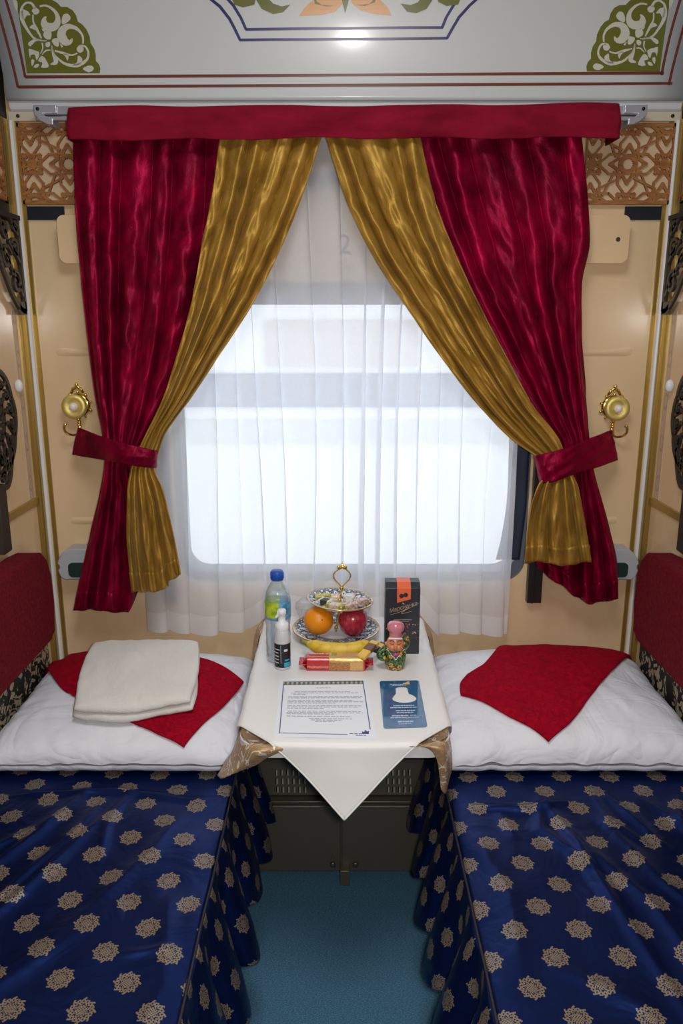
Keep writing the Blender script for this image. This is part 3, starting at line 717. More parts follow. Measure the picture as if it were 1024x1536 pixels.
# ------------------------------------------------------------ reading lamps
lensm = M('dark_green_lens', (.02,.045,.04), .12, Coat_Weight=1.0); lampgrey = M('lamp_grey_plastic', (.42,.44,.47), .28)
for i, (x0, x1, s) in enumerate(((-.853,-.68,1),(.72,.893,-1))):
    z0, z1 = .815, .912
    t = thing('reading_lamp', ((x0+x1)/2,0,z0), ['grey reading lamp on the wall behind the hem of the left crimson curtain','grey reading lamp on the wall behind the hem of the right crimson curtain'][i], 'lamp', 'grey wall reading lamps')
    xe = x0 if s == 1 else x1; poly = []
    o2 = [(0,.030),(.006,.012),(.022,0),(.173,0),(.173,.097),(.034,.097),(.016,.082),(.004,.062),(.0,.052),(.006,.046),(.006,.038)]
    mb = MB(); mb.prism([(xe+s*a,z0+b) for a,b in o2], fy, -.062, 0); mb.build('housing', lampgrey, t, bevel=.010)
    mb = MB(); mb.prism([(xe+s*a,z0+b) for a,b in rrect(.034,.010,.16,.056,.014)], fy, -.066, -.050); mb.build('lens', lensm, t, bevel=.003)
    MB().ball((xe+s*.012,-.056,z0+.038), .005, 10).build('screw', goldl, t)
# ------------------------------------------------------------ side wall fittings
def spiral(cx, cy, r0, r1, a0, turns, n=40): return [(cx+lerp(r0,r1,k/n)*math.cos(a0+turns*2*PI*k/n), cy+lerp(r0,r1,k/n)*math.sin(a0+turns*2*PI*k/n)) for k in range(n+1)]
for i, (X, sx) in enumerate(((XL,1),(XR,-1))):
    f = lambda a,b,h: (X+sx*h, a, b); side = ['left','right'][i]
    def strip(mb, pts, w, h0=.012, h1=.020): mb.prism(stroke(pts, w), f, h0, h1)
    # upper scrolled bracket
    mb = MB(); y1 = -.040
    edge = [(y1,1.846),(y1,1.78),(y1,1.70),(y1,1.60)]; strip(mb, edge, .012)
    arc = [(p.x,p.y) for p in cat_rom([(y1,1.60,0),(-.070,1.605,0),(-.115,1.64,0),(-.16,1.70,0),(-.20,1.76,0),(-.30,1.80,0),(-.42,1.846,0)],8)]; strip(mb, arc, .014)
    for cx, cy, r, a0, tn in ((-.085,1.675,.034,0,1.4),(-.135,1.735,.036,2.2,-1.3),(-.075,1.765,.026,1,1.3),(-.20,1.795,.028,3,1.3),(-.27,1.82,.018,0,-1.3),(-.13,1.81,.024,4,1.2),(-.065,1.82,.018,0,-1.2)):
        n = 40; pts = spiral(cx,cy,.004,r,a0,tn); w_ = [lerp(.014,.008,k/n) for k in range(n+1)]; strip(mb, pts, w_)
    for a,b in (((-.05,1.64),(-.10,1.70)),((-.05,1.73),(-.115,1.78)),((-.10,1.70),(-.16,1.76)),((-.16,1.76),(-.24,1.84)),((-.05,1.80),(-.10,1.846)),((-.12,1.79),(-.17,1.84))):
        strip(mb, [a,((a[0]+b[0])/2+.01,(a[1]+b[1])/2-.004),b], .011)
    strip(mb, [(y1-.02,1.625),(y1-.02,1.59)], .045); mb.box(tuple(min(a,b) for a,b in zip(f(-.42,1.84,.010),f(-.03,1.852,.022))), tuple(max(a,b) for a,b in zip(f(-.42,1.84,.010),f(-.03,1.852,.022))))
    tag(mb.build('scrolled_bracket', iron, smooth=False), 'dark iron bracket of pierced scrolls high on the %s side wall' % side, 'bracket', 'dark iron scrolled brackets')
    # round pierced ornament
    mb = MB(); cy, cz, R = -.315, 1.325, .130
    strip(mb, [(cy+R*(1+.05*abs(math.cos(4*a)))*math.cos(a), cz+R*1.05*(1+.05*abs(math.cos(4*a)))*math.sin(a)) for a in [2*PI*k/64 for k in range(65)]], .013)
    strip(mb, [(cy+.5*R*math.cos(a), cz+.5*R*math.sin(a)) for a in [2*PI*k/40 for k in range(41)]], .008)
    for k in range(16):
        a = 2*PI*k/16; b = a+.25; strip(mb, [(cy+.3*R*math.cos(a), cz+.3*R*math.sin(a)),(cy+.65*R*math.cos(b), cz+.65*R*math.sin(b)),(cy+R*math.cos(a), cz+R*math.sin(a))], .009)
        c_ = a+PI/16; strip(mb, spiral(cy+.80*R*math.cos(c_), cz+.80*R*math.sin(c_), .004,.015,c_,1.2,18), .006)
    strip(mb, [(p.x,p.y) for p in cat_rom([(-.225,1.245,0),(-.235,1.20,0),(-.262,1.155,0),(-.30,1.15,0),(-.36,1.17,0)],6)], .014)
    for q in ((-.26,1.20),(-.29,1.175),(-.30,1.22)): strip(mb, spiral(q[0],q[1],.003,.018,1,1.3,20), .007)
    tag(mb.build('pierced_ornament', iron, smooth=False), 'round dark iron ornament of pierced scrollwork on the %s side wall' % side, 'ornament', 'round iron wall ornaments')
    mb = MB(); strip(mb, [(-.335,1.165),(-.335,.985)], .045, .004, .030)
    tag(mb.build('iron_post', iron, bevel=.003), 'dark iron post below the round ornament on the %s side wall' % side, 'post', 'dark iron posts')
    # gold ledge strip, printed ribbon
    xs = sorted((X, X+sx*.006)); mb = MB().box((xs[0],-1.95,1.047),(xs[1],-.052,1.071)); tag(mb.build('trim_%d' % (8+i), brass, bevel=.002), kind='structure')
    rib = M('printed_ribbon', (.50,.38,.30), .35)
    xx, yy, zz = rib.xyz(rib.coord('Object')); a = (zz*8.5).fr()-.5; b = (yy+.083)*3.2*10
    oval = ((a*a*4+b*b).sq()-.35).ab().lt(.07); edge_ = (b.ab()-.36).ab().lt(.05)
    rib.set('Base Color', rib.mix(oval.mx(edge_), (.56,.42,.31), (.42,.30,.26)))
    xs = sorted((X, X+sx*.0012)); mb = MB().box((xs[0],-.098,1.071),(xs[1],-.068,1.60)); tag(mb.build('printed_ribbon', rib, smooth=False), 'pale printed ribbon strip running up the %s side wall beside the corner' % side, 'ribbon strip', 'printed wall ribbons')
    # small knob near ribbon
    tag(MB().ball((X+sx*.012,-.125,1.40), .012, 14, (1,.8,1.5)).build('wall_knob', white_metal), 'small white knob on the %s side wall beside the round ornament' % side, 'knob', 'small white wall knobs')
    # damask panel below the cushion
    dm = M('black_cream_damask', (.02,.02,.018), .6); q = dm.coord('Object'); nn = dm.noise(q, 13, 1.5, .5, 2.6)
    dm.set('Base Color', dm.mix((nn-.5).ab().lt(.045).mx(nn.lt(.36)), (.010,.010,.009), (.50,.42,.30)))
    dm.set('Base Color', dm.mix((nn-.5).ab().gt(.045)*dm.noise(q,20,1,.5,1.8).gt(.5), (.010,.010,.009), (.46,.38,.27)))
    xs = sorted((X+sx*.001, X+sx*.013)); mb = MB().box((xs[0],-1.95,.492),(xs[1],-.10,.735)); tag(mb.build('damask_panel', dm, bevel=.003), 'black and cream patterned panel behind the %s pillow' % side, 'panel', 'black and cream side panels')
    # cushion backrest
    xs = (X+sx*.014, X+sx*.085)
    pts = [(-.215,.72),(-.20,.80),(-.205,.88),(-.225,.93),(-.26,.962),(-.33,.968),(-1.90,.968),(-1.94,.93),(-1.94,.72),(-1.90,.70),(-.25,.70)]
    mb = MB(); g = lambda a,b,h: (h,a,b); mb.prism(pts, g, *sorted(xs)); tag(mb.build('backrest_cushion', seat_cloth, bevel=.022), 'maroon upholstered backrest cushion on the %s wall above the pillow' % side, 'backrest', 'maroon backrest cushions')
# ------------------------------------------------------------ berths, spreads
ZB = .48
XA, XB_ = -.265, .255
def crease(x, y, pts, w, a):
    """soft fold along a polyline, fading at both ends"""
    d = 9; tt = 0; n = len(pts)-1
    for i, ((x0,y0),(x1,y1)) in enumerate(zip(pts, pts[1:])):
        L2 = (x1-x0)**2+(y1-y0)**2; t_ = max(0,min(1,((x-x0)*(x1-x0)+(y-y0)*(y1-y0))/L2)); e = math.hypot(x-x0-t_*(x1-x0), y-y0-t_*(y1-y0))
        if e < d: d = e; tt = (i+t_)/n
    return a*math.sin(PI*min(1,max(0,tt)))**.6*math.exp(-(d/w)**1.5) if d < w*4 else 0
CRL = [([(-.60,-.62),(-.66,-.80),(-.78,-1.0)],.016,.012),([(-.50,-.66),(-.60,-.92),(-.72,-1.16)],.014,.010),([(-.30,-.68),(-.55,-.64),(-.80,-.66)],.012,.010),([(-.5,-.64),(-.52,-.78),(-.50,-.90)],.010,.007),([(-.42,-1.0),(-.58,-1.2),(-.7,-1.35)],.02,.007),([(-.29,-1.12),(-.40,-1.13)],.008,.006),([(-.84,-.64),(-.80,-.78),(-.88,-.95)],.014,.009),([(-.36,-.70),(-.40,-.86),(-.48,-1.02),(-.62,-1.22)],.022,.008),([(-.62,-.74),(-.74,-.84),(-.88,-.88)],.012,.009),([(-.55,-.66),(-.58,-.80),(-.66,-.98),(-.84,-1.28)],.012,.011),([(-.34,-.98),(-.30,-1.20),(-.34,-1.4)],.02,.006)]
CRR_ = [([(.29,-.70),(.42,-.71),(.55,-.68)],.012,.012),([(.46,-.64),(.50,-.80),(.53,-1.05),(.58,-1.35)],.014,.012),([(.62,-.64),(.70,-.86)],.014,.010),([(.56,-.66),(.64,-.95),(.78,-1.2)],.016,.008),([(.70,-.66),(.78,-.80),(.86,-1.0)],.015,.010),([(.36,-1.15),(.52,-1.25)],.02,.006),([(.36,-.72),(.38,-.82)],.012,.006),([(.46,-.70),(.44,-.78),(.52,-.92)],.012,.009),([(.60,-.62),(.60,-.76),(.66,-.84)],.012,.010),([(.50,-.80),(.60,-1.02),(.64,-1.30)],.015,.010),([(.80,-.64),(.76,-.76),(.80,-.90)],.014,.010),([(.29,-.80),(.33,-.98),(.31,-1.2)],.02,.006)]
def bedz(x, y):
    L = CRL if x < 0 else CRR_; z = ZB
    for p, w_, a in L: z += crease(x, y, p, w_, a)
    z += .007*nz(x*6,y*4.5,3)+.003*nz(x*15,y*9,1)
    e = abs(x)-.255; z -= .006*math.exp(-max(0,e)/.02) if e > -.02 else 0
    return z
for i, (xe, xw, side) in enumerate(((XA,XL+.002,'left'),(XB_,XR-.002,'right'))):
    xs = sorted((xe+(-.03 if i==0 else .03), xw)); t = thing('berth', ((xe+xw)/2,-1,0), 'sleeping berth on the %s, hidden under the navy spread' % side, 'bed', 'sleeping berths')
    MB().box((xs[0],-1.95,0),(xs[1],-.004,.36)).build('base', brownpaint, t, bevel=.01); MB().box((xs[0],-1.95,.36),(xs[1],-.004,.468)).build('mattress', linen, t, bevel=.02)
    nx, ny = 130, 380; P = []; U = []
    for a in range(ny+1):
        y = lerp(-.006,-1.95,a/ny); r = []; u_ = []
        for b in range(nx+1):
            x = lerp(xe, xw, b/nx); r.append((x,y,bedz(x,y)))
            rot = .05 if i==0 else -.02; ux = x-(.3164 if i else -.351); uy = y+(.8314 if i else .9425)
            ux, uy = ux*math.cos(rot)-uy*math.sin(rot), ux*math.sin(rot)+uy*math.cos(rot); u_.append((ux+.05825+.006*nz(x*4,y*4), uy+.06175+.006*nz(x*4+9,y*4)))
        P.append(r); U.append(u_)
    t = thing('bedspread', (xe,-1,ZB), ['navy satin bedspread with gold medallions on the left berth','navy satin bedspread with gold medallions on the right berth'][i], 'bedspread', 'navy medallion bedspreads')
    MB().grid(P, U).build('top_panel', brocade, t, solid=.003)
    s = 1 if i == 0 else -1
    MB().tube([(xe+s*.003, lerp(-.35,-1.95,k/80), bedz(xe,lerp(-.35,-1.95,k/80))-.001) for k in range(81)], .0028, 8).build('piping', M('dark_piping',(.02,.018,.03),.5), t)
    P = []; U = []; ns, nt = 640, 40; arc = 0
    for b in range(nt+1):
        v = b/nt; r = []; u_ = []
        for a in range(ns+1):
            u = a/ns; y = lerp(-.36,-1.95,u); sd = 2.1+i*3.3
            ph = 2*PI*10*(u+.022*nz(u*9,sd))+sd; am = (.020+.030*abs(nz(u*8,sd+4)))*min(1,v*1.25)**.8
            q = math.sin(ph); q = math.copysign(abs(q)**.75,q)
            x = xe+s*(.004+.050*v**.8+am*q+.010*v*nz(u*30,v*1.5,sd)); y2 = y+.030*v*math.cos(ph+.5)
            zz = bedz(xe,y)-.003-v*(.265+.030*nz(u*7,sd+1)+.018*math.sin(ph+1.2))
            r.append((x,y2,zz)); u_.append((v*.28+.03*i, u*2.6))
        P.append(r); U.append(u_)
    MB().grid(P, U).build('skirt', brocade, t, solid=.0025)
# ------------------------------------------------------------ pillows
PIL = {}
def mkpillow(cx, cy, hx, hy, T, seed, shear=0):
    def top(x, y):
        u = (x-cx)/hx; v = (y-cy)/hy
        if abs(u) >= 1 or abs(v) >= 1: return 0
        p = ((1-abs(u)**3.6)*(1-abs(v)**3.6))**.36
        return ZB+.036+T*p+.006*nz(x*7+seed,y*9)*p + .016*v*p + .010*(ridge(x*5+y*4+seed,(x-y)*1.5)-.5)*max(0,1-p)*p*2 + .003*nz(x*24+y*9,y*8,seed)*p
    return top
pts_ = (('left',-.572,-.318,.316,.272,.092,2),('right',.578,-.318,.328,.272,.104,8))
for side, cx, cy, hx, hy, T, sd in pts_:
    top = mkpillow(cx, cy, hx, hy, T, sd); PIL[side] = top; n = 90; Pt = []; Pb = []
    for a in range(n+1):
        r = []; rb = []
        for b in range(n+1):
            u = math.sin((b/n*2-1)*PI/2*.999); v = math.sin((a/n*2-1)*PI/2*.999)
            px_ = 1-.030*(1-u*u) ; py_ = 1-.030*(1-v*v)
            x = cx+hx*u*(1-.045*(1-v*v)*0); y = cy+hy*v
            zt_ = top(cx+hx*u*.9999, cy+hy*v*.9999)
            xx = cx+hx*u*(1-.03*(1-abs(v)**2)); yy = cy+hy*v*(1-.02*(1-u*u))
            edge = max(abs(u),abs(v)); fold = .010*nz((u if abs(v)>abs(u) else v)*7,edge*2,sd)*max(0,edge-.75)*4
            r.append((xx,yy,zt_+fold)); rb.append((xx,yy,ZB+.036-.032*((1-abs(u)**8)*(1-abs(v)**8))**.35+fold*.5))
        Pt.append(r); Pb.append(rb)
    mb = MB(); mb.grid(Pt); mb.grid(Pb)
    tag(mb.build('pillow', linen, merge=.0004), {'left':'white cotton pillow on the left berth under a folded towel','right':'white cotton pillow on the right berth under a red napkin alone'}[side], 'pillow', 'white pillows')
# ------------------------------------------------------------ red napkins and towel
def patch_on(h, top, bot, left, right, n, m, lift, wav=0, sd=0):
    def pl(L): return cat_rom([hit(a,b,h) for a,b in L], 10)
    G = coons(pl(top), pl(bot), pl(left), pl(right), n, m); P = []
    for i, r in enumerate(G):
        row = []
        for j, p in enumerate(r):
            z = h(p.x,p.y)+lift
            if z < .45: z = p.z+lift
            row.append((p.x,p.y,z+wav*nz(p.x*12+sd,p.y*12)))
        P.append(row)
    return P
hl = lambda x,y: max(PIL['left'](x,y), ZB+.02 if x<-.26 else ZB+.02)
hr = lambda x,y: max(PIL['right'](x,y), ZB+.02)
P = patch_on(hl, [(62,1010),(95,992),(140,976),(215,978),(290,988),(366,1027)], [(200,1088),(235,1106),(276,1127)], [(62,1010),(88,1030),(130,1052),(200,1088)], [(366,1027),(350,1048),(318,1078),(276,1127)], 50, 60, .0055, .002, 1)
tag(MB().grid(P).build('red_napkin', red_plush, solid=.007, sub=1), 'red plush napkin on the left pillow, partly covered by the folded towel', 'napkin', 'red plush napkins')
P = patch_on(hr, [(700,1018),(735,990),(790,972),(850,965),(905,964),(972,968)], [(690,1045),(720,1055),(765,1080),(822,1121)], [(700,1018),(690,1030),(690,1045)], [(972,968),(935,992),(895,1035),(858,1085),(822,1121)], 50, 60, .0065, .003, 5)
tag(MB().grid(P).build('red_napkin', red_plush, solid=.010, sub=1), 'red plush napkin spread over the right pillow', 'napkin', 'red plush napkins')
ht = lambda x,y: hl(x,y)+.050
def towel():
    L = lambda q: cat_rom([hit(a,b,ht) for a,b in q], 8)
    G = coons(L([(140,963),(215,960),(299,961)]), L([(108,1062),(190,1068),(288,1050)]), L([(140,963),(122,1005),(108,1062)]), L([(299,961),(296,1005),(288,1050)]), 44, 60)
    t = thing('folded_towel', (G[20][30].x,G[20][30].y,.6), 'thick cream terry towel folded square on the left pillow', 'towel')
    for k in range(2):
        th = .0260; z0 = .009+k*.0225; n = 44; m = 60; T_ = []; B_ = []
        for i, r in enumerate(G):
            a = []; b = []
            for j, p in enumerate(r):
                u = j/m*2-1; v = i/n*2-1; rd = (max(0,1-abs(u)**9)*max(0,1-abs(v)**9))**.5
                base = hl(p.x,p.y)+z0; mid = base+th/2; w_ = .0025*nz(p.x*14+k,p.y*14)+.002*nz(p.x*40,p.y*40,k)
                jx = .004*math.sin(k*2.1+v*3)*abs(u)**4*(1 if u>0 else -1); jy = .003*math.sin(k*1.7+u*4)*abs(v)**4
                a.append((p.x+jx,p.y+jy,mid+th/2*rd+w_)); b.append((p.x+jx,p.y+jy,mid-th/2*rd+w_))
            T_.append(a); B_.append(b)
        mb = MB(); mb.grid(T_); mb.grid(B_); mb.build('towel_layer', terry, t, merge=.0003)
towel()
# ------------------------------------------------------------ table, cabinet
TX0, TX1, TY0, TY1, ZT = -.222, .236, -.795, -.075, .700
t = thing('folding_table', (.007,-.4,0), 'narrow white folding table under the window between the berths', 'table')
g = lambda a,b,h: (a,b,h)
def table_outline(in_=0):
    x0,x1,y0,y1 = TX0+in_,TX1-in_,TY0+in_,TY1-in_; r = .05; out = []
    for cx,cy,a0 in ((x1-r,y0+r,-90),(x1-.01,y1-.01,0),(x0+.01,y1-.01,90),(x0+r,y0+r,180)):
        rr = r if cy < -.4 else .01
        for k in range(9): a = math.radians(a0+90*k/8); out.append((cx+rr*math.cos(a), cy+rr*math.sin(a)))
    return out
mb = MB(); mb.prism(table_outline(), g, .666, .694); mb.build('table_top', M('white_laminate',(.80,.80,.80),.3), t, bevel=.005)
MB().box((-.03,-.38,.40),(.03,-.355,.668)).build('support_leg', brownpaint, t, bevel=.003)
MB().box((TX0+.02,-.075,.60),(TX1-.02,-.0,.668)).build('wall_bracket', brownpaint, t, bevel=.003)
# white diagonal cloth: fold a square laid corner to the front over the table edges
yc, R = -.405, .548; xc = .006; rr = .012
def fold1(d, r=rr):
    """distance beyond the edge -> (outward, down)"""
    if d <= 0: return (0,0)
    if d < r*PI/2: return (r*math.sin(d/r), r*(1-math.cos(d/r)))
    return (r+.06*(d-r*PI/2), r+(d-r*PI/2))
P = []; U = []; n = 130
for i in range(n+1):
    row = []; u_ = []
    for j in range(n+1):
        a = (i/n*2-1)*R; b = (j/n*2-1)*R; x = xc+(a-b)/2; y = yc-(a+b)/2   # diamond
        ox = TX1-.004-x if x > TX1-.004 else (x-(TX0+.004) if x < TX0+.004 else 0)
        oy = (TY0+.004)-y if y < TY0+.004 else 0
        z = ZT+.0035; X = x; Y = y
        if ox < 0:
            d = -ox; o_, dn = fold1(d); X = (TX1-.004 if x > 0 else TX0+.004)+math.copysign(o_, x); z -= dn
            X += math.copysign(.010*math.sin(y*26+1)*min(1,d/.1), x)
        if oy > 0:
            o_, dn = fold1(oy); Y = TY0+.004-o_; z -= dn; Y += -.006*math.sin(x*22+1)*min(1,oy/.08)-.02*(oy/.15)**2
        if y > TY1+.0: Y = TY1; z = ZT+.0035+min(.03,(y-TY1))*.0
        z += .0012*nz(x*9,y*9)
        row.append((X,Y,z)); u_.append((x,y))
    P.append(row); U.append(u_)
mb = MB().grid(P, U)
ct = mb.build('white_tablecloth', satin_w, solid=.0022, off=1); tag(ct, 'ivory satin cloth laid diagonally on the table, its corner hanging at the front', 'tablecloth')
# hem band along the front corner
E_ = []
for side_ in (0,1):
    k = 0 if 0 else n
    edge = [P[n][j] for j in range(n//2, n+1)] if side_ else [P[i][n] for i in range(n//2, n+1)]
    E_.append(edge)
mb = MB()
for e in E_:
    mb.tube([(x,y-.002,z) for x,y,z in e], .0022, 6)
h = mb.build('hem', satin_w, ct); h.matrix_parent_inverse = Matrix()
# tan cloth below with its four corners showing
mb = MB(); mb.prism(table_outline(.002), g, ZT-.005, ZT)
def flap(ctrl, nn=20):
    """ctrl: rows of 3D control points"""
    rows_ = [cat_rom(r, 8) for r in ctrl]; cols = list(zip(*rows_)); G = [cat_rom(list(c_), 8) for c_ in cols]
    Pm = [[tuple(p+Vector((0,0,.0015*nz(p.x*60,p.y*60)))) for p in c_] for c_ in G]; mb.grid(Pm)
z = ZT-.001
# front left flap
flap([[Vector((TX0-.003,-.66,z)),Vector((TX0+.010,-.745,z)),Vector((TX0+.06,TY0-.002,z)),Vector((TX0+.125,TY0-.004,z-.004))],
      [onY(352,1118,-.70),onY(362,1122,-.77),onY(385,1128,-.815),onY(408,1133,-.805)],
      [onY(338,1142,-.68),onY(350,1146,-.75),onY(366,1146,-.80),onY(383,1148,-.80)],
      [onY(326,1163,-.67),onY(332,1168,-.73),onY(345,1163,-.775),onY(360,1156,-.79)]])
flap([[Vector((TX1+.003,-.66,z)),Vector((TX1-.006,-.745,z)),Vector((TX1-.06,TY0-.002,z)),Vector((TX1-.110,TY0-.004,z-.004))],
      [onY(676,1118,-.70),onY(673,1120,-.77),onY(662,1122,-.815),onY(640,1122,-.810)],
      [onY(678,1145,-.70),onY(675,1150,-.77),onY(668,1148,-.81),onY(655,1140,-.812)],
      [onY(676,1160,-.71),onY(673,1170,-.75),onY(668,1190,-.79),onY(661,1184,-.80)]])
# rear flaps
for s, X in ((-1,TX0),(1,TX1)):
    flap([[Vector((X-s*.05,-.078,z)),Vector((X,-.080,z)),Vector((X+s*.004,-.16,z))],
          [Vector((X-s*.03,-.070,z-.02)),Vector((X+s*.030,-.085,z-.03)),Vector((X+s*.022,-.17,z-.03))],
          [Vector((X+s*.01,-.070,z-.07)),Vector((X+s*.045,-.095,z-.10)),Vector((X+s*.026,-.17,z-.09))]])
tag(mb.build('tan_tablecloth', tan, solid=.0015), 'tan brocade under-cloth with corners hanging below the ivory cloth', 'tablecloth')
# cabinet / heater housing
CY = -.345; t = thing('heater_cabinet', (0,CY,0), 'dark bronze metal cabinet with vents and two doors under the table', 'cabinet')
mb = MB(); mb.box((XA-.02,CY+.004,.03),(XB_+.02,-.0,.250)); mb.build('body', brownpaint, t, bevel=.003)
mb = MB(); mb.box((XA-.02,CY-.014,.246),(XB_+.02,0,.262)); mb.build('ledge', M('bronze_ledge',(.10,.085,.055),.35,.5), t, bevel=.005)
mb = MB(); mb.box((XA-.02,CY+.012,.262),(XB_+.02,-.0,.460)); mb.build('vent_panel', brownpaint, t, bevel=.004)
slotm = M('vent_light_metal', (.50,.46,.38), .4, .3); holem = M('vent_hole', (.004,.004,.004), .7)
for cxp, nx in ((445,6),(589,5)):
    for r in range(3):
        for k in range(nx):
            p = onY((415 if cxp==445 else 581)+k*8.3+r*.8, [1158.5,1171.5,1184][r], CY+.012)
            # each slot: dark hole with a pale turned lip
            MB().box((p.x-.0020,CY+.009,p.z-.0085),(p.x+.0020,CY+.0125,p.z+.0075)).build('vent_slot', [slotm], t, smooth=False)
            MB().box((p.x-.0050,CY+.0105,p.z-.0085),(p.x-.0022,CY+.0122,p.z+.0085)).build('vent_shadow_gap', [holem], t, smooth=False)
for s, (x0, x1) in enumerate(((XA-.015,-.0035),(.0015,XB_+.015))):
    d = MB().box((x0,CY-.008,.028),(x1,CY+.004,.243)).build('door', brownpaint, t, bevel=.003)
    cx = -.030 if s == 0 else .034; cz = onY(499,1292,CY).z
    cxx = onY(499,1292,CY-.008).x if s == 0 else onY(533,1292,CY-.008).x
    mb = MB(); mb.prism([(cxx,cz-.030),(cxx+.011,cz-.004),(cxx+.011,cz+.004),(cxx,cz+.030),(cxx-.011,cz+.004),(cxx-.011,cz-.004)], fy, CY-.0105, CY-.008); q = mb.build('latch_plate', brownpaint, d, bevel=.0008); q.matrix_parent_inverse = Matrix()
    q2 = MB().lathe([(.008,0),(.008,.006),(.004,.008),(0,.008)],16,(cxx,CY-.0105,cz),Matrix.Rotation(PI/2,3,'X')).build('latch', M('worn_steel',(.16,.145,.12),.35,.7), d); q2.matrix_parent_inverse = Matrix()
    d.matrix_parent_inverse = Matrix.Translation(-Vector(t.location))
for q in [o for o in COL.objects if o.name.startswith('latch')]: q.matrix_parent_inverse = q.parent.matrix_parent_inverse.inverted() @ Matrix.Translation(-Vector(t.location)) if False else Matrix()
p = onZ(517,1326,.0); MB().box((p.x-.014,CY-.035,0),(p.x+.014,CY+.01,.05)).build('door_stop', brownpaint, t, bevel=.003)
# ------------------------------------------------------------ things on the table
ZC_ = ZT+.0062
RXm = Matrix.Rotation(PI/2,3,'X')
# water bottle
bp = onZ(418,989,ZC_); t = thing('water_bottle', bp, 'clear half litre water bottle with a blue cap and green and blue label', 'bottle')
mb = MB(); k = 1.0
mb.lathe([(.0,.004),(.020,.000),(.030,.003),(.0325,.012),(.0320,.022),(.0325,.030),(.0315,.040),(.0325,.050),(.0315,.062),(.0325,.074),(.0318,.086),(.0310,.096),(.0325,.108),(.0335,.120),(.0335,.168),(.0325,.176),(.030,.188),(.0245,.202),(.0180,.213),(.0140,.219),(.0130,.224),(.0130,.232)],40,bp)
mb.build('bottle_body', pet, t)
lb = M('bottle_label', (.2,.5,.6), .35); x,y,z = lb.xyz(lb.coord('Object')); n = lb.noise(lb.coord('Object'),60,2)
side_ = (x-(bp.x+.006)).gt(0.0); lowb = z.lt(ZC_+.127)
lb.set('Base Color', lb.mix(lowb, lb.mix(side_, lb.ramp(n,[(.35,(.20,.42,.02)),(.62,(.55,.62,.04))]), lb.ramp(n,[(.4,(.05,.22,.45)),(.6,(.16,.45,.62))])), (.10,.32,.55)))
MB().lathe([(.0338,.121),(.0340,.122),(.0340,.167),(.0338,.168)],40,bp).build('bottle_label', lb, t)
mb = MB(); cz = .226; mb.lathe([(.0160,cz-.004),(.0168,cz),(.0168,cz+.016),(.0150,cz+.020),(.0,cz+.0205)],36,bp)
for q in range(24):
    a = 2*PI*q/24; mb.tube([(bp.x+.0168*math.cos(a),bp.y+.0168*math.sin(a),bp.z+cz),(bp.x+.0168*math.cos(a),bp.y+.0168*math.sin(a),bp.z+cz+.016)], .0009, 4)
mb.build('bottle_cap', M('blue_cap',(.01,.075,.42),.35), t)
MB().lathe([(.0,.006),(.030,.008),(.0305,.05),(.0300,.10),(.0318,.12),(.0318,.168),(.029,.182),(.0,.182)],32,bp).build('water', clear('water_fill',(.90,.95,.98),.02), t)
# spray bottle
sp = onZ(424,1001,ZC_); t = thing('spray_bottle', sp, 'small frosted sanitizer spray bottle with a black label before the water bottle', 'spray bottle')
MB().lathe([(.0,.001),(.019,.0),(.0205,.004),(.0205,.078),(.0195,.092),(.0165,.101),(.0150,.106),(.0,.106)],32,sp).build('bottle_body', frost, t)
wp = M('white_pump',(.80,.82,.84),.35)
mb = MB(); mb.lathe([(.0152,.104),(.0158,.106),(.0158,.122),(.0140,.125),(.0095,.127),(.0090,.146),(.0110,.147),(.0110,.157),(.008,.160),(.0,.160)],28,sp)
for q in range(20):
    a = 2*PI*q/20; mb.tube([(sp.x+.0158*math.cos(a),sp.y+.0158*math.sin(a),sp.z+.106),(sp.x+.0158*math.cos(a),sp.y+.0158*math.sin(a),sp.z+.122)], .0007, 4)
mb.build('pump_collar', wp, t)
mb = MB(); mb.prism([(-.018,.140),(-.012,.147),(-.012,.156),(.008,.160),(.010,.150),(.008,.141),(-.006,.144),(-.014,.136)], lambda a,b,h:(sp.x+a,sp.y+h,sp.z+b), -.007, .007); mb.build('spray_head', wp, t, bevel=.002)
lab = M('black_label',(.010,.011,.016),.4)
def arcp(mb, r, a0, a1, z0, z1, n=14, o=None):
    o = o or sp
    mb.grid([[ (o.x+r*math.cos(lerp(a0,a1,k/n)), o.y+r*math.sin(lerp(a0,a1,k/n)), o.z+z) for k in range(n+1)] for z in (z0,z1)])
D = math.radians
mb = MB(); arcp(mb,.0209,D(185),D(350),.008,.072); lo = mb.build('label', lab, t)
mb = MB(); arcp(mb,.0212,D(195),D(258),.062,.069); q = mb.build('label_band', M('red_white_band',(.70,.10,.12),.4), lo); q.matrix_parent_inverse = Matrix.Translation(-Vector(t.location)) @ Matrix()
mb = MB()
for z in (.056,.047,.038,.029,.020): arcp(mb,.0212,D(200),D(255-random.random()*12),z,z+.0022)
arcp(mb,.0212,D(285),D(312),.052,.058); arcp(mb,.0212,D(262),D(264),.02,.069)
mb.build('label_print', M('label_white',(.60,.66,.70),.5), t); mb = MB(); arcp(mb,.0212,D(285),D(335),.010,.022); arcp(mb,.0212,D(290),D(330),.026,.030); mb.build('label_square', M('cyan_print',(.02,.38,.55),.4), t)
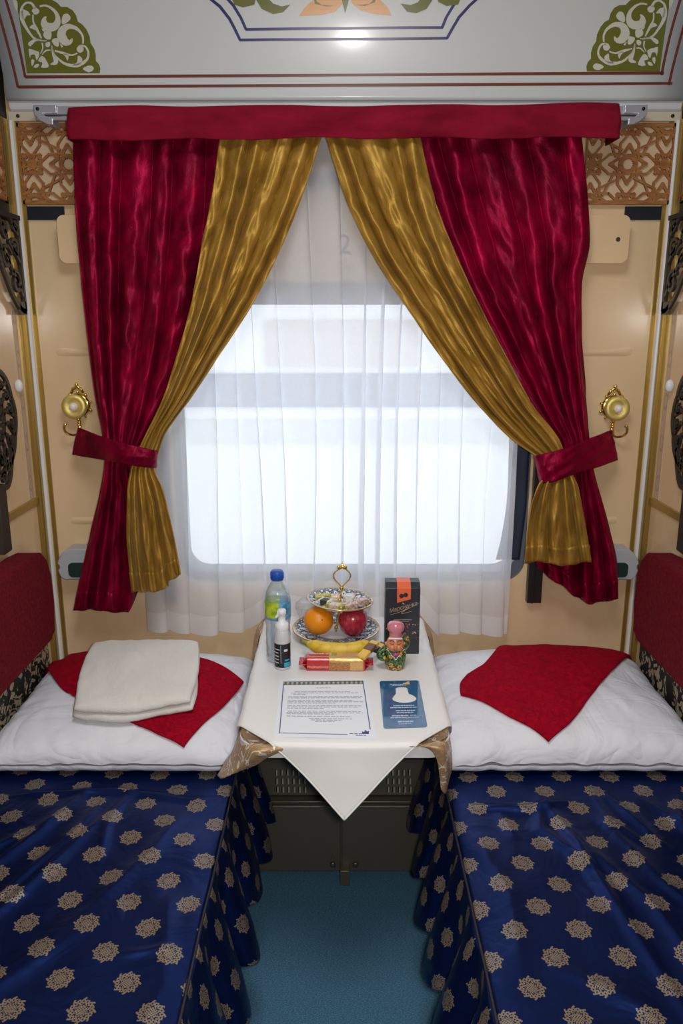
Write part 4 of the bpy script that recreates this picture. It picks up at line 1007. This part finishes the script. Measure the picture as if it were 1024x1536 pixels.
# two-tier stand
st = onZ(504,953,ZC_); t = thing('tiered_plate_stand', st, 'two tier plate stand with gold rod, patterned plates of fruit and sweets', 'cake stand')
def plate(name, c, R, tilt, parent):
    m = M('patterned_china_'+name, (.8,.8,.82), .12, Coat_Weight=.6); x,y,z = m.xyz(m.coord('Object'))
    x = x-c.x; y = y-c.y; r = (x*x+y*y).sq()/R; a = y.at2(x)
    band = r.gt(.44)*r.lt(.95); f1 = (a*9).sin(); f2 = ((a*9)+1.6).sin()
    motif = ((r-.70)*6.0); leaf = (motif*motif+f1*f1*1.1).lt(.55)
    inner = (motif*motif*2.2+f1*f1*3).lt(.22); side = ((r-.86)*12).ab()+(f2.ab()*1.4)
    dk = band*(leaf.inv()*side.gt(.55)+inner).mn(1.0)*((a*36).sin()*(r*70).sin()).lt(.72)
    ring = ((r-.955).ab().lt(.022)).mx((r-.44).ab().lt(.010)).mx(r.gt(.985))
    col = m.mix(dk, (.74,.75,.78), (.012,.018,.05)); m.set('Base Color', m.mix(ring, col, (.62,.42,.14)))
    m.set('Metallic', ring*.6)
    mt = Matrix.Rotation(tilt[0],3,'Y') @ Matrix.Rotation(tilt[1],3,'X')
    return MB().lathe([(.0,.000),(R*.45,.0),(R*.5,-.002),(R*.55,.002),(R*.8,.009),(R*.97,.016),(R,.018),(R*.98,.0205),(R*.8,.0135),(R*.55,.0065),(R*.48,.004),(.0,.004)],72,c,mt).build(name, m, parent)
lowc = st+Vector((0,0,.008)); upc = Vector((st.x+.010,st.y,st.z+.092))
plate('lower_plate', lowc, .124, (0,0), t); plate('upper_plate', upc, .094, (math.radians(4),0), t)
mb = MB(); mb.lathe([(.0,0),(.030,.0),(.030,.004),(.0,.006)],24,st); a0 = lowc+Vector((0,0,.003)); a1 = upc+Vector((.0,0,.0)); a2 = upc+Vector((.006,0,.048))
mb.tube([a0,a1],.0030,10); mb.tube([a1,a2],.0030,10)
for p in (a0+Vector((0,0,.012)), a1+Vector((0,0,.012)), a1-Vector((0,0,.010)), a2): mb.ball(p,.0055,12,(1,1,1.6))
mb.build('centre_rod', gold, t)
L = cat_rom([a2,a2+Vector((-.006,0,.012)),a2+Vector((-.020,0,.028)),a2+Vector((-.0225,0,.042)),a2+Vector((-.012,0,.055)),a2+Vector((.001,0,.060))],6)
mb = MB(); mb.tube(L,.0022,8); mb.tube([Vector((2*a2.x-p.x+.002*((p.z-a2.z)/.06),p.y,p.z)) for p in L],.0022,8)
tp = a2+Vector((.001,0,.062)); mb.prism([(tp.x-.014,tp.z-.003),(tp.x+.014,tp.z-.003),(tp.x+.010,tp.z+.003),(tp.x+.004,tp.z+.007),(tp.x,tp.z+.016),(tp.x-.004,tp.z+.007),(tp.x-.010,tp.z+.003)], fy, tp.y-.003, tp.y+.003)
for q in (-.010,0,.010): mb.ball(tp+Vector((q,0,.002)),.0042,8)
mb.build('ring_handle', gold, t)
# fruit
om = M('orange_peel',(.90,.30,.006),.38); om.bump(om.vor(om.coord(),330),.25,.0010)
zp_ = lowc.z+.006
oc = onY(478,942,st.y-.030); oc.z = zp_+.0405+.004; t = thing('orange', (oc.x,oc.y,zp_), 'orange resting on the lower plate left of the rod', 'orange')
MB().ball(oc,.0415,40,(1,1,.97)).build('peel', om, t); MB().ball(oc+Vector((.010,-.036,.0145)),.0028,8).build('navel', M('peel_scar',(.45,.14,.01),.6), t)
am = M('apple_skin',(.5,.03,.05),.22,Coat_Weight=.5); x,y,z = am.xyz(am.coord('Object'))
nn = am.noise(am.coord('Object',(1,1,.35)),60,4,.6); am.set('Base Color', am.ramp(nn+(z-.79)*2.2,[(.30,(.30,.012,.035)),(.55,(.46,.03,.06)),(.80,(.66,.20,.16))]))
ac = onY(529,942,st.y-.030); ac.z = zp_+.040; t = thing('apple', (ac.x,ac.y,zp_), 'red apple resting on the lower plate right of the rod', 'apple')
MB().lathe([(.0,-.032),(.010,-.036),(.022,-.035),(.034,-.024),(.0405,-.004),(.0415,.010),(.038,.026),(.028,.037),(.016,.039),(.007,.034),(.0,.028)],40,ac).build('flesh', am, t)
MB().tube([ac+Vector((0,0,.028)),ac+Vector((.002,0,.036)),ac+Vector((.005,0,.044))],.0014,8).build('stem', M('apple_stem',(.10,.06,.03),.8), t)
bm_ = M('banana_skin',(.72,.48,.03),.45); nn = bm_.noise(bm_.coord(),45,3); bm_.set('Base Color', bm_.ramp(nn,[(.30,(.42,.25,.03)),(.42,(.68,.45,.03)),(.7,(.80,.57,.06))]))
B_ = [onZ(a,b,c_) for a,b,c_ in ((461,965,.746),(470,968,.745),(484,972,.741),(506,974,.739),(528,973,.740),(544,969,.745),(554,964,.750))]
B_ = cat_rom(B_,7); n = len(B_); rad = [interp([(0,.0075),(.08,.011),(.2,.0195),(.5,.0215),(.8,.0200),(.94,.0135),(1,.006)], i/(n-1))[0] for i in range(n)]
t = thing('banana', B_[n//2], 'yellow banana lying along the front of the lower plate', 'banana')
mb = MB(); mb.tube(B_, rad, 6); o = mb.build('peel', bm_, t, sub=2)
MB().tube([B_[0]+Vector((.003,0,0)), B_[0]+Vector((-.006,.002,.003)), B_[0]+Vector((-.016,.004,.006))],[.0070,.0048,.0055],10).build('stem', M('banana_stem',(.30,.26,.05),.6), t)
MB().ball(B_[-1],.0045,10).build('tip', M('banana_tip',(.06,.04,.02),.8), t)
# sweets on the upper plate
zu = upc.z+.007
def sweet(name, px, py, dims, rz, mats, label, crimp=True, tilt=0):
    c = onZ(px,py,zu+dims[2]/2); t = thing(name, (c.x,c.y,zu), label, 'sweet'); mt = Matrix.Translation(c) @ Matrix.Rotation(rz,4,'Z') @ Matrix.Rotation(tilt,4,'Y')
    mb = MB(); dims = tuple(q*1.22 for q in dims); mb.box((-dims[0]/2,-dims[1]/2,-dims[2]/2),(dims[0]/2,dims[1]/2,dims[2]/2)); mb.v = [tuple(mt @ Vector(v)) for v in mb.v]; mb.build('wrapper', mats[0], t, bevel=.004)
    if len(mats) > 1:
        mb = MB(); mb.box((-dims[0]*.28,-dims[1]*.51,-dims[2]*.4),(dims[0]*.28,dims[1]*.3,dims[2]*.52)); mb.v = [tuple(mt @ Vector(v)) for v in mb.v]; mb.build('printed_band', mats[1], t, bevel=.001)
    if crimp:
        for s in (-1,1):
            mb = MB(); P = []
            for i in range(4):
                x = s*(dims[0]/2-.001+i*.004); P.append([tuple(mt @ Vector((x, lerp(-dims[1]*.42,dims[1]*.42,j/12)*(1+.12*i), .0016*math.sin(j*2.6)*(i>0)))) for j in range(13)])
            mb.grid(P); mb.build('twisted_end', mats[0], t, solid=.0006)
def foil(name, a, b, metal, sc=160):
    m = M(name, a, .25, metal); nn = m.noise(m.coord(),sc,3,.7); m.set('Base Color', m.ramp(nn,[(.38,a),(.6,b)])); m.bump(m.noise(m.coord(),sc*1.4,2),.7,.003); return m
f_gold = foil('gold_green_foil',(.28,.26,.03),(.66,.58,.20),.5); f_white = foil('white_blue_foil',(.62,.70,.76),(.85,.87,.88),.1); f_cop = foil('copper_clear_foil',(.42,.22,.14),(.80,.66,.60),.4); f_navy = foil('navy_foil',(.03,.04,.09),(.12,.14,.22),.3)
f_pink = foil('peach_foil',(.66,.42,.28),(.85,.72,.60),.2); darkp = M('dark_print',(.06,.05,.03),.5)
sweet('wrapped_sweet', 484,896,(.040,.020,.016), .25, [f_gold], 'gold-green wrapped sweet at the back left of the upper plate')
sweet('wrapped_sweet', 489,904,(.032,.024,.018), -.55, [f_white, darkp], 'white wrapped sweet with a dark mark on the left of the upper plate')
sweet('wrapped_sweet', 503,911,(.042,.022,.018), -.45, [f_gold, f_pink], 'gold wrapped sweet at the front of the upper plate')
sweet('wrapped_sweet', 503,896,(.026,.018,.014), .1, [f_pink], 'peach wrapped sweet behind the rod on the upper plate', False)
sweet('wrapped_sweet', 524,897,(.028,.022,.018), -.1, [f_pink, f_white], 'peach and white sweet right of the rod on the upper plate', False)
sweet('wrapped_sweet', 525,909,(.034,.020,.016), .35, [f_cop], 'copper sweet in clear wrapping at the front right of the upper plate')
sweet('wrapped_sweet', 541,903,(.034,.020,.016), .25, [f_cop], 'copper sweet in clear wrapping at the far right of the upper plate')
# clear container behind the stand
c = onZ(502,939,ZC_); c.y = -.118; t = thing('clear_food_box', (c.x,c.y,ZC_), 'clear plastic food box behind the two tier stand', 'box')
mb = MB(); lay = []
for z, ins in ((0,.016),(.004,.012),(.045,.002),(.050,0)):
    lay.append([(c.x+a,c.y+b,ZC_+z) for a,b in rrect(-.115+ins,-.034+ins*.5,.105-ins,.034-ins*.5,.016,5)])
mb.grid(lay, close=True); mb.add(lay[0],[tuple(range(len(lay[0])))]); mb.build('tray', pet2, t)
mb = MB(); lay = []
for z, ins in ((.048,-.002),(.052,-.002),(.056,.004),(.066,.012)): lay.append([(c.x+a,c.y+b,ZC_+z) for a,b in rrect(-.115+ins,-.034+ins*.5,.105-ins,.034-ins*.5,.016,5)])
mb.grid(lay, close=True); mb.add(lay[-1],[tuple(range(len(lay[0])))]); mb.build('lid', pet2, t)
# chocolate box
bl, br = onZ(577,981,ZC_), onZ(628,983,ZC_); W_ = .091; H_ = .198; x0 = bl.x; yf = bl.y
t = thing('chocolate_box', (x0+W_/2,yf+.03,ZC_), 'tall black chocolate box with an orange ribbon band and gold script', 'box')
bk = M('black_carton',(.020,.024,.034),.38); pr = [(0,0),(.052,0),(.052,H_),(.016,H_),(0,H_-.012)]
mb = MB(); mb.prism(pr, lambda a,b,h:(x0+h, yf+a, ZC_+b), 0, W_); mb.build('carton', bk, t, bevel=.0012)
orr = M('orange_band',(.80,.14,.045),.4); gp = M('gold_print',(.62,.48,.33),.35,.6)
fr = lambda a,b,h:(x0+a, yf-h, ZC_+b)
mb = MB(); mb.prism([(.030,H_-.0125),(.066,H_-.0125),(.066,H_-.042),(.030,H_-.052)], fr, .0002,.0008)
mb.add([(x0+.030,yf-.0008,ZC_+H_-.0125),(x0+.066,yf-.0008,ZC_+H_-.0125),(x0+.066,yf+.0155,ZC_+H_+.0006),(x0+.030,yf+.0155,ZC_+H_+.0006),(x0+.066,yf+.052,ZC_+H_+.0006),(x0+.030,yf+.052,ZC_+H_+.0006)],[(0,1,2,3),(3,2,4,5)])
ob = mb.build('ribbon_band', orr, t, smooth=False)
mb = MB()
for a,b in ((.0415,H_-.033),(.0525,H_-.030)):
    mb.prism([(a+.0062*math.cos(2*PI*k/20)*(1+.08*math.cos(k*PI)), b+.0062*math.sin(2*PI*k/20)*(1+.08*math.cos(k*PI))) for k in range(20)], fr, .0008,.0012)
mb.build('round_emblem', bk, t, smooth=False)
def fmat(a, b, rz): return Matrix.Translation(Vector(fr(a,b,.0006))) @ Matrix.Rotation(PI/2,4,'X') @ Matrix.Rotation(rz,4,'Z')
text_mesh('script_lettering', 'Марсианка', .0165, gp, t, fmat(.046,H_-.065,.30), .0002, .35, .86)
mb = MB(); mb.prism(stroke([(p.x,p.y) for p in cat_rom([(.012,H_-.086,0),(.04,H_-.077,0),(.088,H_-.053,0),(.05,H_-.074,0),(.044,H_-.082,0),(.070,H_-.076,0)],6)],[.0006+.0012*math.sin(PI*k/30) for k in range(31)]), fr, .0002,.0008)
mb.prism([(.043,H_-.054),(.052,H_-.058),(.046,H_-.051)], fr, .0002,.0008)
mb.build('flourish', gp, t, smooth=False)
mb = MB(); mb.prism([(.022,H_-.099),(.070,H_-.099),(.070,H_-.1005),(.022,H_-.1005)], fr, .0002,.0006); mb.prism([(.030,H_-.104),(.062,H_-.104),(.062,H_-.105),(.030,H_-.105)], fr, .0002,.0006); mb.build('small_print', gp, t, smooth=False)
sw = M('speckled_window',(.05,.04,.04),.2); vv = sw.vor(sw.coord('Object'),190); n2 = sw.noise(sw.coord('Object'),120,2); sw.set('Base Color', sw.mix(vv.lt(.22)*n2.gt(.52), sw.mix(n2.gt(.62),(.020,.022,.032),(.35,.06,.04)), (.75,.68,.66)))
MB().prism([(.002,.045),(.089,.045),(.089,.088),(.002,.088)], fr, .0002,.0008).build('picture_panel', sw, t, smooth=False)
# figurine
dp = onZ(592,1002,ZC_); t = thing('figurine', dp, 'small painted clay figurine of an old man with pink turban and flowered robe', 'figurine')
rb = M('flowered_robe',(.02,.08,.02),.3,Coat_Weight=.6); q = rb.coord('Object'); v1 = rb.vor(q,62); v2 = rb.vor(q,230); n3 = rb.noise(q,260,1)
c1 = rb.mix(n3.gt(.50)*v2.gt(.20), (.008,.012,.006), (.06,.20,.03)); petal = v1.lt(.42)*v2.lt(.62); rb.set('Base Color', rb.mix(petal*v1.gt(.13), c1, (.72,.32,.05)))
MB().lathe([(.0,.001),(.0215,.0),(.0245,.006),(.0272,.020),(.0285,.036),(.0280,.052),(.0245,.066),(.0190,.078),(.012,.086),(.0,.090)],40,dp,Matrix.Diagonal((1,.82,1)).to_3x3()).build('robe', rb, t)
skin = M('clay_face',(.68,.25,.12),.3,Coat_Weight=.5)
fc = dp+Vector((-.001,-.010,.072)); mb = MB(); mb.ball(fc,.0225,32,(1.0,.72,1.12)); mb.ball(fc+Vector((0,-.0165,-.001)),.0038,12,(.9,.9,1.6)); mb.ball(fc+Vector((-.0085,-.0125,-.005)),.0062,14); mb.ball(fc+Vector((.0085,-.0125,-.005)),.0062,14); mb.ball(fc+Vector((-.0225,.002,.0)),.0045,10); mb.ball(fc+Vector((.0225,.002,.0)),.0045,10); hd = mb.build('face', skin, t)
mb = MB()
for s in (-1,1):
    mb.tube(cat_rom([fc+Vector((s*.004,-.0168,.0062)),fc+Vector((s*.009,-.0158,.0052)),fc+Vector((s*.0145,-.0125,.0072))],5),.0007,6)
    mb.tube(cat_rom([fc+Vector((s*.003,-.0170,.0112)),fc+Vector((s*.009,-.0155,.0145)),fc+Vector((s*.0150,-.0110,.0115))],5),.0010,6)
mb.tube(cat_rom([fc+Vector((-.005,-.0160,-.0100)),fc+Vector((0,-.0168,-.0118)),fc+Vector((.005,-.0160,-.0100))],5),.0009,6)
mb.build('painted_features', M('feature_paint',(.10,.03,.02),.4), t)
wh = M('white_glaze',(.80,.76,.76),.3); pk = M('pink_glaze',(.62,.20,.26),.12,Coat_Weight=1.0); pk.bump(pk.noise(pk.coord(),120,2),.3,.002)
mb = MB(); mb.tube(cat_rom([fc+Vector((-.0165,-.008,.0165)),fc+Vector((-.008,-.0135,.0190)),fc+Vector((0,-.0150,.0198)),fc+Vector((.008,-.0135,.0190)),fc+Vector((.0165,-.008,.0165))],5),.0024,8); mb.build('cap_brim', wh, t)
tc = fc+Vector((.001,.006,.026)); MB().lathe([(.0,-.008),(.0155,-.008),(.0165,-.002),(.0150,.004),(.0205,.010),(.0225,.016),(.0210,.024),(.015,.030),(.006,.033),(.0,.0335)],32,tc).build('turban', pk, t)
mb = MB()
for s in (-1,1):
    for k in range(8): p = lerp(0,1,k/7); mb.ball(dp+Vector((s*lerp(.0215,.001,p),-lerp(.014,.0258,p),lerp(.058,.036,p))),.0018,8)
mb.build('collar_trim', wh, t); mb = MB(); mb.ball(dp+Vector((0,-.0245,.048)),.0055,12,(1.2,.5,.8)); mb.ball(dp+Vector((.006,-.0235,.050)),.0035,10,(1,.5,1)); mb.build('neck_scarf', M('magenta_glaze',(.55,.05,.25),.2), t)
mb = MB(); mb.tube(cat_rom([dp+Vector((-.020,.002,.058)),dp+Vector((-.034,-.002,.050)),dp+Vector((-.041,-.006,.040)),dp+Vector((-.034,-.014,.034)),dp+Vector((-.024,-.018,.036))],5),[.0075]*21,12); mb.build('arm', rb, t)
mb = MB(); mb.tube(cat_rom([dp+Vector((.020,.002,.054)),dp+Vector((.027,-.002,.064)),dp+Vector((.028,-.004,.076)),dp+Vector((.025,-.006,.088))],5),[.0080]*16,12); mb.build('arm', rb, t)
# biscuit pack
c0 = onZ(504,1001,ZC_); bx_, by_, bz_ = .150,.046,.034; t = thing('biscuit_pack', c0, 'red and gold biscuit pack lying before the fruit plate', 'biscuit packet')
redf = M('red_wrapper',(.50,.012,.016),.25,Coat_Weight=.4); redf.bump(redf.noise(redf.coord(),70,2),.35,.004)
goldf = M('gold_wrapper',(.62,.40,.14),.3,.35); goldf.bump(goldf.noise(goldf.coord(),70,2),.35,.004)
ang = -.015; mt = Matrix.Translation(c0) @ Matrix.Rotation(ang,4,'Z')
def tb(mb): mb.v = [tuple(mt @ Vector(v)) for v in mb.v]; return mb
prf = [(-by_/2,.003),(-by_/2+.003,0),(by_/2-.003,0),(by_/2,.003),(by_/2,bz_-.008),(by_/2-.008,bz_),(-by_/2+.006,bz_),(-by_/2,bz_-.006)]
tb(MB().prism(prf, lambda a,b,h:(h,a,b), -bx_/2, bx_/2)).build('wrapper', redf, t, bevel=.002)
prg = [(a*1.012,b*1.008+.0002) for a,b in prf]
tb(MB().prism(prg, lambda a,b,h:(h,a,b), -.018, bx_/2-.004)).build('gold_panel', goldf, t, bevel=.002)
bis = M('biscuit_picture',(.45,.18,.06),.4); nn = bis.noise(bis.coord(),320,3,.7); bis.set('Base Color', bis.ramp(nn,[(.35,(.25,.08,.02)),(.6,(.55,.26,.09)),(.75,(.75,.48,.2))]))
bis2 = M('biscuit_picture_light',(.7,.42,.16),.4); nn = bis2.noise(bis2.coord(),420,2,.7); bis2.set('Base Color', bis2.ramp(nn,[(.35,(.55,.28,.09)),(.7,(.78,.52,.22))]))
tb(MB().box((-.017,-by_/2-.0011,.003),(.036,-by_/2-.0004,bz_-.010))).build('biscuit_picture', bis, t, smooth=False)
tb(MB().box((.036,-by_/2-.0013,.003),(.066,-by_/2-.0004,bz_-.008))).build('biscuit_picture', bis2, t, smooth=False)
tb(MB().box((.015,-.010,bz_+.0003),(.060,by_/2-.008,bz_+.0008))).build('biscuit_picture', M('tan_print',(.58,.28,.12),.4), t, smooth=False)
tb(MB().box((-.012,-.004,bz_+.0003),(.002,by_/2-.009,bz_+.0009))).build('stamp', M('olive_stamp',(.35,.30,.06),.5), t, smooth=False)
wl = M('white_lettering',(.85,.80,.78),.4); yl = M('cream_lettering',(.80,.62,.35),.4)
text_mesh('lettering', 'Юбилейное', .0115, wl, t, mt @ Matrix.Translation((-.046,.008,bz_+.0004)), .0002, .25, 1.0)
text_mesh('lettering', 'ТРАДИЦИОННОЕ', .0070, yl, t, mt @ Matrix.Translation((-.046,-.010,bz_+.0002)), .0002, 0, .92)
text_mesh('lettering', 'ТРАДИЦИОННОЕ', .0070, yl, t, mt @ Matrix.Translation((-.046,-by_/2-.0004,.011)) @ Matrix.Rotation(PI/2,4,'X'), .0002, 0, .92)
for s in (-1,1):
    P = []
    for i in range(6):
        k = i/5; x = s*(bx_/2-.002+.022*k); row = []
        for j in range(19):
            v = j/18; a = lerp(-by_/2,by_/2,v)*(1+.05*k); b = bz_/2*(1-.0*k)+math.sin(v*16)*.0015*k
            row.append((x, a*(1-.0), lerp(b, b, k)+ (k<.01)*0))
        P.append(row)
    mb = MB(); mb.grid(P)
    for q in (1,-1):  # gusset from the block down to the flat crimp
        mb.add([(s*(bx_/2-.002),-by_/2+.002,bz_/2+q*bz_*.46),(s*(bx_/2-.002),by_/2-.002,bz_/2+q*bz_*.46),(s*(bx_/2+.010),by_/2-.002,bz_/2+.001*q),(s*(bx_/2+.010),-by_/2+.002,bz_/2+.001*q)],[(0,1,2,3)])
    tb(mb).build('crimped_end', redf, t, solid=.0006)
# small chocolate bars leaning on the pack
def wrapbar(a, b, w, h, mats, label):
    d = b-a; L_ = d.length; t = thing('wrapped_chocolate', (a+b)/2, label, 'sweet', None)
    mt2 = Matrix.Translation((a+b)/2) @ d.to_track_quat('X','Z').to_matrix().to_4x4()
    mb = MB().box((-L_/2,-w/2,-h/2),(L_/2,w/2,h/2)); mb.v = [tuple(mt2 @ Vector(v)) for v in mb.v]; mb.build('wrapper', mats[0], t, bevel=.002)
    mb = MB().box((-L_*.1,-w/2-.0004,-h/2-.0004),(L_*.32,w/2+.0004,h/2+.0004)); mb.v = [tuple(mt2 @ Vector(v)) for v in mb.v]; mb.build('printed_band', mats[1], t, bevel=.002)
yw = M('yellow_wrapper',(.78,.50,.08),.35); bw = M('brown_print',(.16,.07,.03),.4); nw = M('navy_wrapper',(.03,.035,.09),.35)
a = onY(541,989,-.458); b = onY(563,965,-.405); wrapbar(a+Vector((0,0,.004)), b+Vector((0,0,.004)), .024, .010, [yw,bw], 'yellow and brown wrapped chocolate leaning from the biscuit pack to the plate')
a = onY(560,976,-.400); b = onY(576,966,-.372); wrapbar(a, b, .020, .012, [nw,yw], 'navy wrapped chocolate between the plate and the figurine')
# letter
def quadmap(c):
    c = [onZ(a,b,ZC_) for a,b in c]
    return lambda u,v,h: tuple(((c[0]*(1-u)+c[1]*u)*(1-v)+(c[3]*(1-u)+c[2]*u)*v)+Vector((0,0,h)))
Q = quadmap([(419,1020),(550,1018),(565,1109),(411,1105)])
t = thing('letter', Q(.5,.5,0), 'printed white letter sheet with a patterned header lying on the ivory cloth', 'letter')
rect = lambda a,b,c_,d: [(a,b),(c_,b),(c_,d),(a,d)]
MB().prism(rect(0,0,1,1), Q, 0, .0005).build('sheet', paper, t, smooth=False)
mb = MB()
for r in (rect(.045,.04,.055,.95),rect(.945,.04,.955,.86),rect(.045,.94,.72,.948),rect(.045,.04,.955,.048)): mb.prism(r, Q, .0005,.0007)
mb.build('border_line', navyink, t, smooth=False)
hb = M('patterned_header',(.2,.2,.15),.6); x,y,z = hb.xyz(hb.coord('Object')); w1 = ((x*560).sin()*.5+(y*500).sin()*.5); hb.set('Base Color', hb.mix(w1.gt(.05), (.035,.11,.13), hb.mix(w1.gt(.55), (.50,.36,.16), (.62,.50,.28))))
MB().prism(rect(.050,.045,.95,.105), Q, .0005,.0008).build('header_band', hb, t, smooth=False)
def dashes(mb, u0, u1, v, h, wmin=.02, wmax=.07, f=Q, h0=.0005):
    u = u0
    while u < u1:
        w_ = min(random.uniform(wmin,wmax), u1-u)
        mb.prism(rect(u,v,u+w_,v+h), f, h0, h0+.0002); u += w_+.010
mb = MB(); dashes(mb,.42,.58,.165,.010)
for v, a, b in ((.235,.18,.80),(.258,.14,.88),(.281,.16,.30),(.325,.11,.92),(.348,.11,.90),(.395,.11,.80),(.418,.11,.92),(.441,.11,.62),(.485,.11,.90),(.508,.11,.86),(.531,.11,.5),(.580,.11,.88),(.603,.11,.90),(.626,.11,.60),(.665,.11,.78),(.700,.34,.78),(.724,.36,.68),(.748,.40,.60)): dashes(mb,a,b,v,.012)
mb.build('printed_text', ink, t, smooth=False)
mb = MB(); dashes(mb,.74,.88,.925,.010); dashes(mb,.80,.90,.950,.008); mb.prism([(.86,.93),(.87,.89),(.885,.905),(.90,.87),(.915,.895),(.935,.885),(.93,.93)], Q, .0005,.0008); mb.build('emblem', navyink, t, smooth=False)
# door hanger
Qh = quadmap([(569,1022),(628,1021),(641,1091),(575,1093)])
t = thing('door_hanger', Qh(.5,.5,0), 'blue glossy door hanger card with a bell-shaped hole beside the letter', 'door hanger')
hole = [(p.x,p.y) for p in cat_rom([(.39,.17,0),(.46,.150,0),(.60,.150,0),(.67,.17,0)],4)]+[(p.x,p.y) for p in cat_rom([(.69,.30,0),(.80,.345,0),(.86,.42,0),(.77,.48,0),(.57,.505,0),(.37,.48,0),(.27,.42,0),(.32,.345,0),(.37,.30,0)],4)]
outl = []
for cx,cy,a0 in ((.93,.965,0),(.07,.965,90),(.07,.035,180),(.93,.035,270)):
    for k in range(6): a = math.radians(a0+90*k/5); outl.append((cx+.07*math.cos(a), cy+.035*math.sin(a)))
hm = M('blue_card',(.012,.10,.24),.12,Coat_Weight=.5)
mb = MB(); ring_prism(mb, outl, hole[::-1], Qh, .0002, .0012); card = mb.build('card', hm, t, smooth=False)
wpnt = M('pale_blue_print',(.50,.62,.75),.5); mb = MB()
for v, a, b, h in ((.555,.28,.78,.016),(.595,.20,.84,.016),(.66,.32,.78,.016),(.70,.34,.74,.014),(.76,.22,.60,.018),(.76,.64,.80,.014),(.80,.18,.86,.014),(.875,.34,.70,.022),(.925,.36,.66,.008)): dashes(mb,a,b,v,h,.03,.12,Qh,.0012)
mb.build('printed_text', wpnt, t, smooth=False)
mb = MB(); mb.prism([(.58,.08),(.60,.055),(.64,.065),(.66,.04),(.69,.045),(.69,.03),(.75,.03),(.75,.095),(.60,.095)], Qh, .0012,.0015); mb.build('emblem', M('yellow_print',(.70,.48,.14),.5), t, smooth=False)
mb = MB(); dashes(mb,.26,.60,.085,.012,.04,.10,Qh,.0012); dashes(mb,.30,.66,.115,.008,.04,.10,Qh,.0012); mb.build('printed_text', wpnt, t, smooth=False)
# ------------------------------------------------------------ outside: carriage on the next track
t = thing('railway_carriage', (0,2.4,0), 'pale railway carriage seen blurred through the voile outside the window', 'train carriage')
car = M('pale_carriage_paint', (.80,.82,.86), .5); YC = 2.4
def zb(py): return onY(515,py,YC).z
MB().box((-5,YC,-1.0),(5,YC+.3,3.3)).build('carriage_body', car, t, smooth=False)
for a, b, m in ((560,610,(.20,.24,.30)),(630,662,(.62,.65,.68))):
    MB().box((-5,YC-.02,zb(b)),(5,YC,zb(a))).build('stripe', M('stripe_paint_%d' % a, m, .5), t, smooth=False)
for k in range(-3,4):
    MB().box((k*1.3-.45,YC-.025,zb(548)),(k*1.3+.45,YC-.001,zb(480))).build('carriage_window', M('carriage_glass_%d' % (k+3), (.55,.52,.50), .2), t, smooth=False)
tag(MB().box((-8,.2,-1.6),(8,YC-.1,-1.5)).build('track_ballast', M('ballast',(.45,.43,.40),.9), smooth=False), 'pale ballast ground between the two trains', 'ground')
# ------------------------------------------------------------ light
W = bpy.data.worlds.new('w'); S.world = W; W.use_nodes = True
bg = W.node_tree.nodes['Background']; bg.inputs[0].default_value = (.92,.95,1,1); bg.inputs[1].default_value = 2.9
def area(name, loc, rot, sx, sy, e, col=(1,1,1)):
    l = bpy.data.lights.new(name, 'AREA'); l.shape = 'RECTANGLE'; l.size = sx; l.size_y = sy; l.energy = e; l.color = col
    o = bpy.data.objects.new(name, l); COL.objects.link(o); o.location = loc; o.rotation_euler = rot; return o
# ceiling lamp fixture (above the frame) with its light
t = thing('ceiling_lamp', (0,-1.5,ZC), 'rectangular ceiling lamp above the aisle', 'lamp')
MB().box((-.30,-1.9,ZC-.03),(.30,-1.1,ZC)).build('lamp_housing', white_metal, t, bevel=.01)
area('ceiling_light', (0,-1.5,ZC-.04), (0,0,0), .56, .76, 19, (.92,.95,1))
fl = bpy.data.lights.new('camera_flash', 'SPOT'); fl.energy = 48; fl.spot_size = 2.0; fl.spot_blend = .6; fl.shadow_soft_size = .035; fl.color = (1,.98,.95)
fo = bpy.data.objects.new('camera_flash', fl); COL.objects.link(fo); fo.location = (.055,-2.26,1.585); fo.rotation_euler = (PI/2-TH+.02,0,0)
vs = S.view_settings; vs.view_transform = 'Standard'; vs.look = 'None'; vs.gamma = 1; vs.use_curve_mapping = False; vs.exposure = 0.0
S.cycles.max_bounces = 8; S.cycles.transparent_max_bounces = 24
